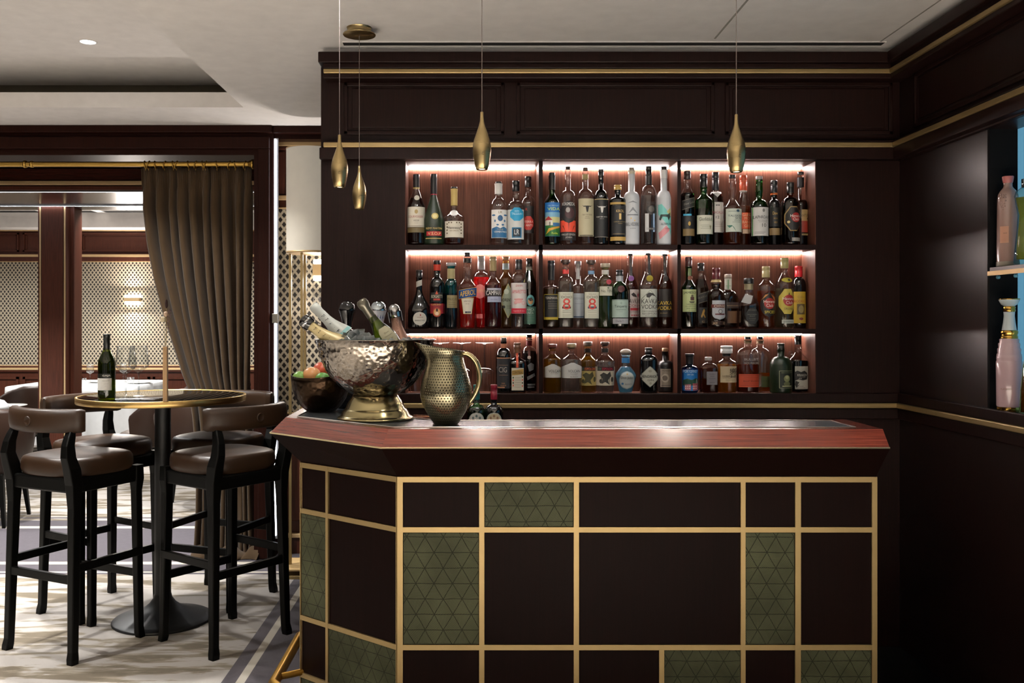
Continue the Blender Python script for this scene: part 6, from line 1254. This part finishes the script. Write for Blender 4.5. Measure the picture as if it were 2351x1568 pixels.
def letters_spaced(t, L, R_at, col, h_hi, h_lo, word, wid=.012):
    m = MB(); n = len(word)
    for i, ch in enumerate(word):
        vs, fs = text2d(ch); hc = h_lo + (h_hi - h_lo) * i / (n - 1)
        r = R_at(hc) * 1.03 + .0016
        m.add([(r * math.sin((y - .5) * wid / r), -r * math.cos((y - .5) * wid / r), hc + (.5 - x) * (.0016 if ch == 'I' else .0085) * -1 * -1) for x, y in vs], fs, plain(col, .5))
    m.build('lettering', plain(col, .5), t)
def pA(t, L, R_at):
    letters_spaced(t, L, R_at, '1a1c20', L - .052, L - .128, 'PIAFF')
    MB().lathe([(R_at(L - .15) * 1.03 + .0016, L - .15), (R_at(L - .137) * 1.03 + .0016, L - .137)], seg=36, cap0=False, cap1=False).build('band', plain('7fb0b4', .5), t)
champ(W(719, 702, 3.28), (.70, .06, -.71), .315, 'sparkling wine bottle with a white foil neck, upper of the two leaning left', gd, plain('b4bab8', .45, .0, name='white_foil'), .152, pA)
def clamp_(t, L, col):
    MB().lathe([(.0215, L - .03), (.0225, L - .026), (.0225, L - .002), (.021, L + .004), (.010, L + .010), (.001, L + .011)], seg=28).build('stopper', plain(col, .18, name='stopper', coat=.4), t)
    ch = plain('b9b9ba', .15, 1, name='chrome')
    MB().lathe([(.0226, L - .016), (.0234, L - .014), (.0234, L - .010), (.0226, L - .008)], seg=28, cap0=False, cap1=False).build('ring', ch, t)
    for s_ in (1, -1):
        m = MB(); m.rings([[(s_ * .024 + dx, dy, z) for dx, dy in ((-.0012, -.010), (.0012, -.010), (.0012, .010), (-.0012, .010))] for z in (L - .052, L - .010)], smooth=False); m.build('clip', ch, t)
def pB(t, L, R_at):
    clamp_(t, L, '0b0b0c'); letters_spaced(t, L, R_at, '26221a', L - .052, L - .128, 'PIAFF')
champ(W(697, 735, 3.17), (.80, .05, -.60), .30, 'sparkling wine bottle with gold foil and a black clip stopper, leaning lowest at left', gmat('y'), plain('b5a578', .42, .1, name='pale_gold_foil'), .15, pB)
def pC(t, L, R_at):
    MB().lathe([(.0155, L - .085), (.0160, L - .03), (.0195, L - .022), (.0205, L - .012), (.019, L - .002), (.013, L + .004), (.001, L + .005)], seg=32).build('neck_foil', plain('5d594e', .32, .7, name='grey_foil'), t)
    m = MB(); rws = []; h0, h1 = L * .34, L * .63
    for j in range(13):
        v = j / 12; k = (min(1, .12 + 2.2 * v) if v < .42 else 1) * (1 - .10 * math.sin(math.pi * v)) if v < .85 else 1 - (v - .85) * 2.2
        h = h0 + (h1 - h0) * v; r = R_at(h) + .0007; rws.append([(r * math.sin(k * .75 * (-1 + i / 6)), -r * math.cos(k * .75 * (-1 + i / 6)), h) for i in range(13)])
    m.rings(rws, None, False, False, closed=False); lb = m.build('label', plain('a7a389', .6), t)
    for s_, hh, ww, hg in (('Dom', .56, .018, .006), ('Champagne', .52, .032, .005), ('Vintage', .48, .02, .004), ('BRUT', .43, .014, .003)):
        vs, fs = text2d(s_); r = R_at(L * hh) + .0015; mm = MB(); mm.add([(r * math.sin((x - .5) * ww / r), -r * math.cos((x - .5) * ww / r), L * hh + (y - .5) * hg) for x, y in vs], fs); mm.build('lettering', plain('5e5a46', .6), lb)
champ(W(829, 691, 3.20), (.55, .05, -.83), .315, 'dark green champagne bottle with a pale shield label, leaning in the middle of the bowl', thin_glass((.34, .42, .06), (.06, .08, .01), .04, name='moss_glass'), None, 0, pC, rot=.35)
def pD(t, L, R_at):
    ch = plain('a9a9aa', .16, 1, name='chrome')
    MB().lathe([(.021, L - .035), (.0225, L - .03), (.0215, L - .006), (.017, L + .006), (.008, L + .013), (.001, L + .014)], seg=28).build('stopper', ch, t)
    m = MB()
    for s_ in (1, -1): m.rings([[(s_ * .0235 + dx, dy, z) for dx, dy in ((-.0012, -.012), (.0012, -.012), (.0012, .012), (-.0012, .012))] for z in (L - .05, L - .012)], smooth=False)
    m.build('clip', ch, t); ltr(t, 'CHAMPAGNE', R_at, L, L - .11, L - .045, .007, '5a2c1c')
champ(W(904, 707, 3.31), (.18, .02, -.98), .262, 'champagne bottle with a chrome clip stopper and rosy foil, at the right in the bowl', plain('171512', .15, coat=.4), plain('a58070', .35, .5, name='rosy_foil'), .12, pD, br=.034)
# jug
jc = Vector((X(1024, 3.085), 3.085, ZB)); t = thing('jug', jc, 'pear shaped antique brass jug with pitted surface and curved handle', 'jug')
def jug_rings(prof):
    rs = []
    for r, z, sp in prof:
        ring = []
        for j in range(72):
            a = 2 * math.pi * j / 72; c = math.cos(a); k = max(0, -c) ** 5 * sp
            ring.append((r * c - k * .042, r * math.sin(a) * (1 - .25 * k), z + k * .014 - .008 * c * sp))
        rs.append(ring)
    return rs
jp = [(.001, .003, 0), (.036, 0, 0), (.041, .003, 0), (.052, .02, 0), (.068, .045, 0), (.080, .07, 0), (.0865, .098, 0), (.086, .12, 0), (.081, .145, 0), (.073, .172, 0), (.0645, .197, .0), (.060, .215, .15), (.0585, .23, .5), (.0595, .243, .85), (.061, .250, 1), (.0625, .2525, 1.02), (.0605, .2535, 1), (.058, .243, .85), (.055, .22, .3), (.06, .19, 0), (.07, .16, 0), (.001, .12, 0)]
MB().rings(jug_rings(jp)).build('jug_body', ANT, t)
hp = [(1058, 813), (1070, 812), (1083, 819), (1094, 833), (1100, 851), (1101, 872), (1096, 893), (1087, 911), (1077, 925)]
pts = [((px - 1024) * 3.085 / F, 0, Z(py, 3.085) - ZB) for px, py in hp]
def smooth_path(p, k=4):
    out = []
    for i in range(len(p) - 1):
        a, b_, c, d = Vector(p[max(i - 1, 0)]), Vector(p[i]), Vector(p[i + 1]), Vector(p[min(i + 2, len(p) - 1)])
        for q in range(k):
            u = q / k; out.append(.5 * ((2 * b_) + (c - a) * u + (2 * a - 5 * b_ + 4 * c - d) * u * u + (3 * b_ - a - 3 * c + d) * u ** 3))
    out.append(Vector(p[-1])); return out
sp_ = smooth_path(pts); MB().tube(sp_, [.0072 + .0022 * math.sin(math.pi * i / (len(sp_) - 1)) for i in range(len(sp_))], 14).build('handle', brushed('b9aa80', .2, (60, 2, 2), name='handle_brass'), t)
# dark fruit bowl
fc = Vector((X(737, 3.54), 3.54, ZB)); t = thing('fruit_bowl', fc, 'dark hammered bronze fruit bowl at the left end of the bar', 'bowl')
rs = []
for r, z, wv in [(.001, .002, 0), (.045, 0, 0), (.055, .003, 0), (.078, .022, 0), (.096, .05, 0), (.108, .085, .3), (.113, .118, .8), (.1145, .138, 1), (.112, .139, 1), (.109, .118, .8), (.103, .085, .3), (.09, .052, 0), (.07, .026, 0), (.001, .01, 0)]:
    rs.append([(r * math.cos(2 * math.pi * j / 64), r * math.sin(2 * math.pi * j / 64), z + wv * .006 * math.sin(2 * (2 * math.pi * j / 64) + 2.2)) for j in range(64)])
MB().rings(rs).build('bowl', BRZ, t)
def fruit(px, py, D, r, col, label, cat, name, k=(1, 1, .95)):
    o = MB(); o.ball((0, 0, 0), r, k=k, seg=22); o = o.build(name, plain(col, .38, name=name + '_skin', bump=(90, .2), coat=.1)); o.location = W(px, py, D); tag(o, label, cat, 'fruit in the bronze bowl')
    return o
fruit(689, 869, 3.50, .030, '6f9c45', 'bright green lime at the left of the bronze bowl', 'lime', 'lime')
fruit(716, 863, 3.50, .036, 'c9905c', 'pale orange peach in the middle of the bronze bowl', 'peach', 'peach')
fruit(739, 851, 3.56, .036, 'c2553a', 'reddish orange apple at the top of the bronze bowl', 'apple', 'apple')
fruit(741, 872, 3.47, .030, '4e8a34', 'green lime in front of the reddish apple in the bronze bowl', 'lime', 'lime')
for px, py, D, c, nm in ((713, 880, 3.57, 'b8843c', 'orange'), (725, 886, 3.54, '6f9c45', 'lime'), (752, 886, 3.53, 'c9905c', 'peach')):
    fruit(px, py, D, .030, c, {'orange': 'orange low in the bronze bowl at the back left', 'lime': 'green lime deep in the bronze bowl', 'peach': 'peach low at the right of the bronze bowl'}[nm], nm, nm)
# slim copper sprig lying on the bar between bowl and jug
t = thing('copper_straws', W(968, 958.5, 3.30) * 1, 'thin copper coloured stirring sticks lying on the bar beside the jug', 'bar tool'); t.location.z = ZB
for i, (a, b_) in enumerate((((-.055, .02), (.035, -.01)), ((-.05, -.005), (.05, -.012)), ((-.03, .03), (.03, .005)))):
    MB().tube([(a[0], a[1], .0025 + .002 * i), (b_[0], b_[1], .0025 + .002 * i)], .0018, 8).build('stick', plain('a5765a', .25, .9, name='copper'), t)
# tall ceramic decanters with domed stoppers
def decanter(px, D, label, body, dome, pattern=None):
    p = W(px, 900, D); p.z = ZB; s = F / D
    t = thing('ceramic_decanter', p, label, 'decanter', 'tall decanters behind the champagne bowl')
    hz = lambda py: Z(py, D) - ZB
    MB().lathe([(.001, .002), (.040, 0), (.044, .004), (.047, .06), (.045, .10), (.036, .15), (.026, .20), (.020, .25), (.0185, hz(768)), (.0175, hz(752))], seg=40).build('body', body, t)
    m = MB().lathe([(.018, hz(754)), (.0195, hz(748)), (.022, hz(738)), (.028, hz(724)), (.0335, hz(713)), (.0338, hz(711.5))], seg=40); m.build('stopper_cup', pattern or body, t)
    if pattern:
        mm = MB()
        for i in range(16):
            a = 2 * math.pi * i / 16; P_ = lambda da, py, r: (r * math.sin(a + da), -r * math.cos(a + da), hz(py))
            mm.add([P_(-.14, 736, .0228), P_(.14, 736, .0228), P_(.04, 722, .0292)], [(0, 1, 2)])
        mm.build('painted_leaves', plain('1e2f6e', .2, coat=.4), t)
    m = MB(); r0 = .0335; m.lathe([(r0 + .0008, hz(713)), (r0 + .001, hz(711)), (r0 * .995, hz(708)), (r0 * .93, hz(703)), (r0 * .80, hz(698)), (r0 * .6, hz(694)), (r0 * .35, hz(691.6)), (.001, hz(690.8))], seg=40); m.build('dome', dome, t)
BG = plain('060608', .15, name='black_glaze', coat=.1)
decanter(797.5, 3.68, 'tall glossy black decanter with a ball shaped stopper behind the champagne bowl', BG, BG)
decanter(868.5, 3.68, 'white and blue decanter with a chrome domed stopper behind the leaning bottles', plain('c4c6cc', .15, name='white_glaze', coat=.5), plain('b8c4cc', .08, 1, name='chrome_dome'), plain('c4c6cc', .15, name='white_glaze2', coat=.6))

# ---------------------------------------------------------------- right wall niche: glass shelf and showpiece bottles
zs = Z(613, 3.36); t = thing('glass_shelf', (XR - .004, 2.3, zs), 'glass shelf with a gold front edge in the teal lit wall niche', 'shelf')
box(.0, .10, -1.09, 1.10, -.016, 0).build('shelf_board', plain('5c4c4c', .3), t, bevel=.001); box(-.006, .0, -1.09, 1.105, -.030, -.014).build('gold_edge', GOLDF, t)
for y in (1.08, .97):
    o = MB(); o.ball((.02, y, -.036), .0075, seg=12); o.build('support', plain('4a7f94', .3), t)
def lathe_thing(name, px, D, base, label, parts, cat='bottle'):
    t = thing(name, (X(px, D), D, base), label, cat, 'showpiece bottles in the wall niche')
    for pn, prof, mat in parts: MB().lathe(prof, seg=36).build(pn, mat, t)
    return t
PK = plain('8a6f68', .18, name='mauve_glaze', coat=.5)
hH = Z(405, 3.36) - zs - .001
t = lathe_thing('ceramic_bottle', 2314, 3.36, zs + .0008, 'tall mauve glazed bottle standing on the glass shelf of the wall niche', [
    ('bottle_body', [(.001, .002), (.0365, .0), (.038, .004), (.0375, .018)], plain('8c8478', .4)),
    ('glazed_body', [(.0375, .0185), (.0365, .10), (.0355, .20), (.035, .245), (.033, .262), (.026, .276), (.018, .285), (.0145, .292), (.0145, .305)], PK),
    ('stopper', [(.0145, .304), (.0165, .308), (.0195, hH - .002), (.018, hH), (.001, hH)], plain('a8605c', .4, name='rose_stopper'))])
m = MB(); random.seed(5)
for i in range(22):
    a = R(-60 + random.uniform(-18, 18)); z = .235 + random.uniform(-.03, .03); m.ball((.0355 * math.sin(a), -.0355 * math.cos(a), z), random.uniform(.0022, .004), seg=8)
m.build('raised_ornament', PK, t); curved_label(t, 'label', .0375, -1.25, -.45, .085, .145, plain('b0806a', .5), [('NOS', -.75, .12, .012, .004, '3a2a26')])
t = lathe_thing('liquor_bottle', 2357, 3.235, zs + .0008, 'clear bottle with pale yellow liquor at the right edge, on the glass shelf', [
    ('bottle_glass', [(.001, .002), (.038, 0), (.0405, .008), (.037, .06), (.030, .14), (.028, .175), (.034, .21), (.0385, .24), (.034, .258), (.02, .268), (.014, .275)], thin_glass((.82, .88, .84), (.25, .34, .36), .03, name='showpiece_glass')),
    ('liquid', [(.001, .02), (.031, .02), (.03, .06), (.024, .14), (.022, .175), (.028, .21), (.033, .235), (.001, .236)], liquid('d8d080', .6)),
    ('stopper', [(.013, .27), (.016, .275), (.016, .30), (.001, .302)], plain('9aa4aa', .15, 1))])
PC = plain('b59aa0', .16, name='rose_porcelain', coat=.6); WHP = plain('b9c4c6', .15, name='white_porcelain', coat=.6); GP = plain('c39a4c', .16, 1, name='gilding')
D = 3.33; b0 = nb + .0008; s = D / F; hz = lambda py: (944 - py) * s
t = lathe_thing('porcelain_bottle', 2317, D, b0, 'tall rose and white porcelain bottle with gold rings, lower level of the wall niche', [
    ('gold_foot', [(.001, 0), (.0395, 0), (.0405, .003), (.0395, .018)], GP),
    ('porcelain_body', [(.0395, .018), (.0415, .022), (.0425, hz(830)), (.0415, hz(828)), (.0405, hz(826)), (.0415, hz(822)), (.0400, hz(812)), (.0375, hz(810)), (.0385, hz(800)), (.0345, hz(797)), (.0355, hz(788)), (.0315, hz(785)), (.0325, hz(778)), (.0275, hz(776))], PC),
    ('gold_collar', [(.0275, hz(776.5)), (.0285, hz(772)), (.0255, hz(768)), (.0285, hz(764)), (.0285, hz(759)), (.024, hz(757))], GP),
    ('neck', [(.024, hz(757)), (.020, hz(740)), (.0175, hz(724)), (.0185, hz(715))], WHP),
    ('gold_ring', [(.0185, hz(715)), (.021, hz(712)), (.019, hz(708)), (.021, hz(704)), (.017, hz(702))], GP),
    ('stopper_cup', [(.017, hz(702)), (.026, hz(698)), (.033, hz(690)), (.034, hz(687))], WHP), ('gold_lip', [(.034, hz(687)), (.0355, hz(686)), (.034, hz(684.5)), (.001, hz(685))], GP)])
curved_label(t, 'lettering', .0432, -1.1, -1.09, .08, .081, PC, [('PLATINVM', -.75, .083, .036, .006, '8a6a5c')])
t = lathe_thing('liquor_bottle', 2374, 3.20, b0, 'amber bottle cut by the right edge of the picture, in the wall niche', [
    ('bottle_glass', [(.001, .002), (.044, 0), (.046, .006), (.042, .09), (.034, .17), (.022, .23), (.016, .27), (.016, .30)], gmat('y')), ('liquid', [(.001, .01), (.04, .01), (.038, .09), (.03, .165), (.018, .23), (.001, .231)], liquid('9a6c14', .4)),
    ('cap', [(.017, .295), (.018, .335), (.001, .337)], GP)])
for y, z in ((3.25, nt_ - .02), (2.7, nt_ - .02)): pass
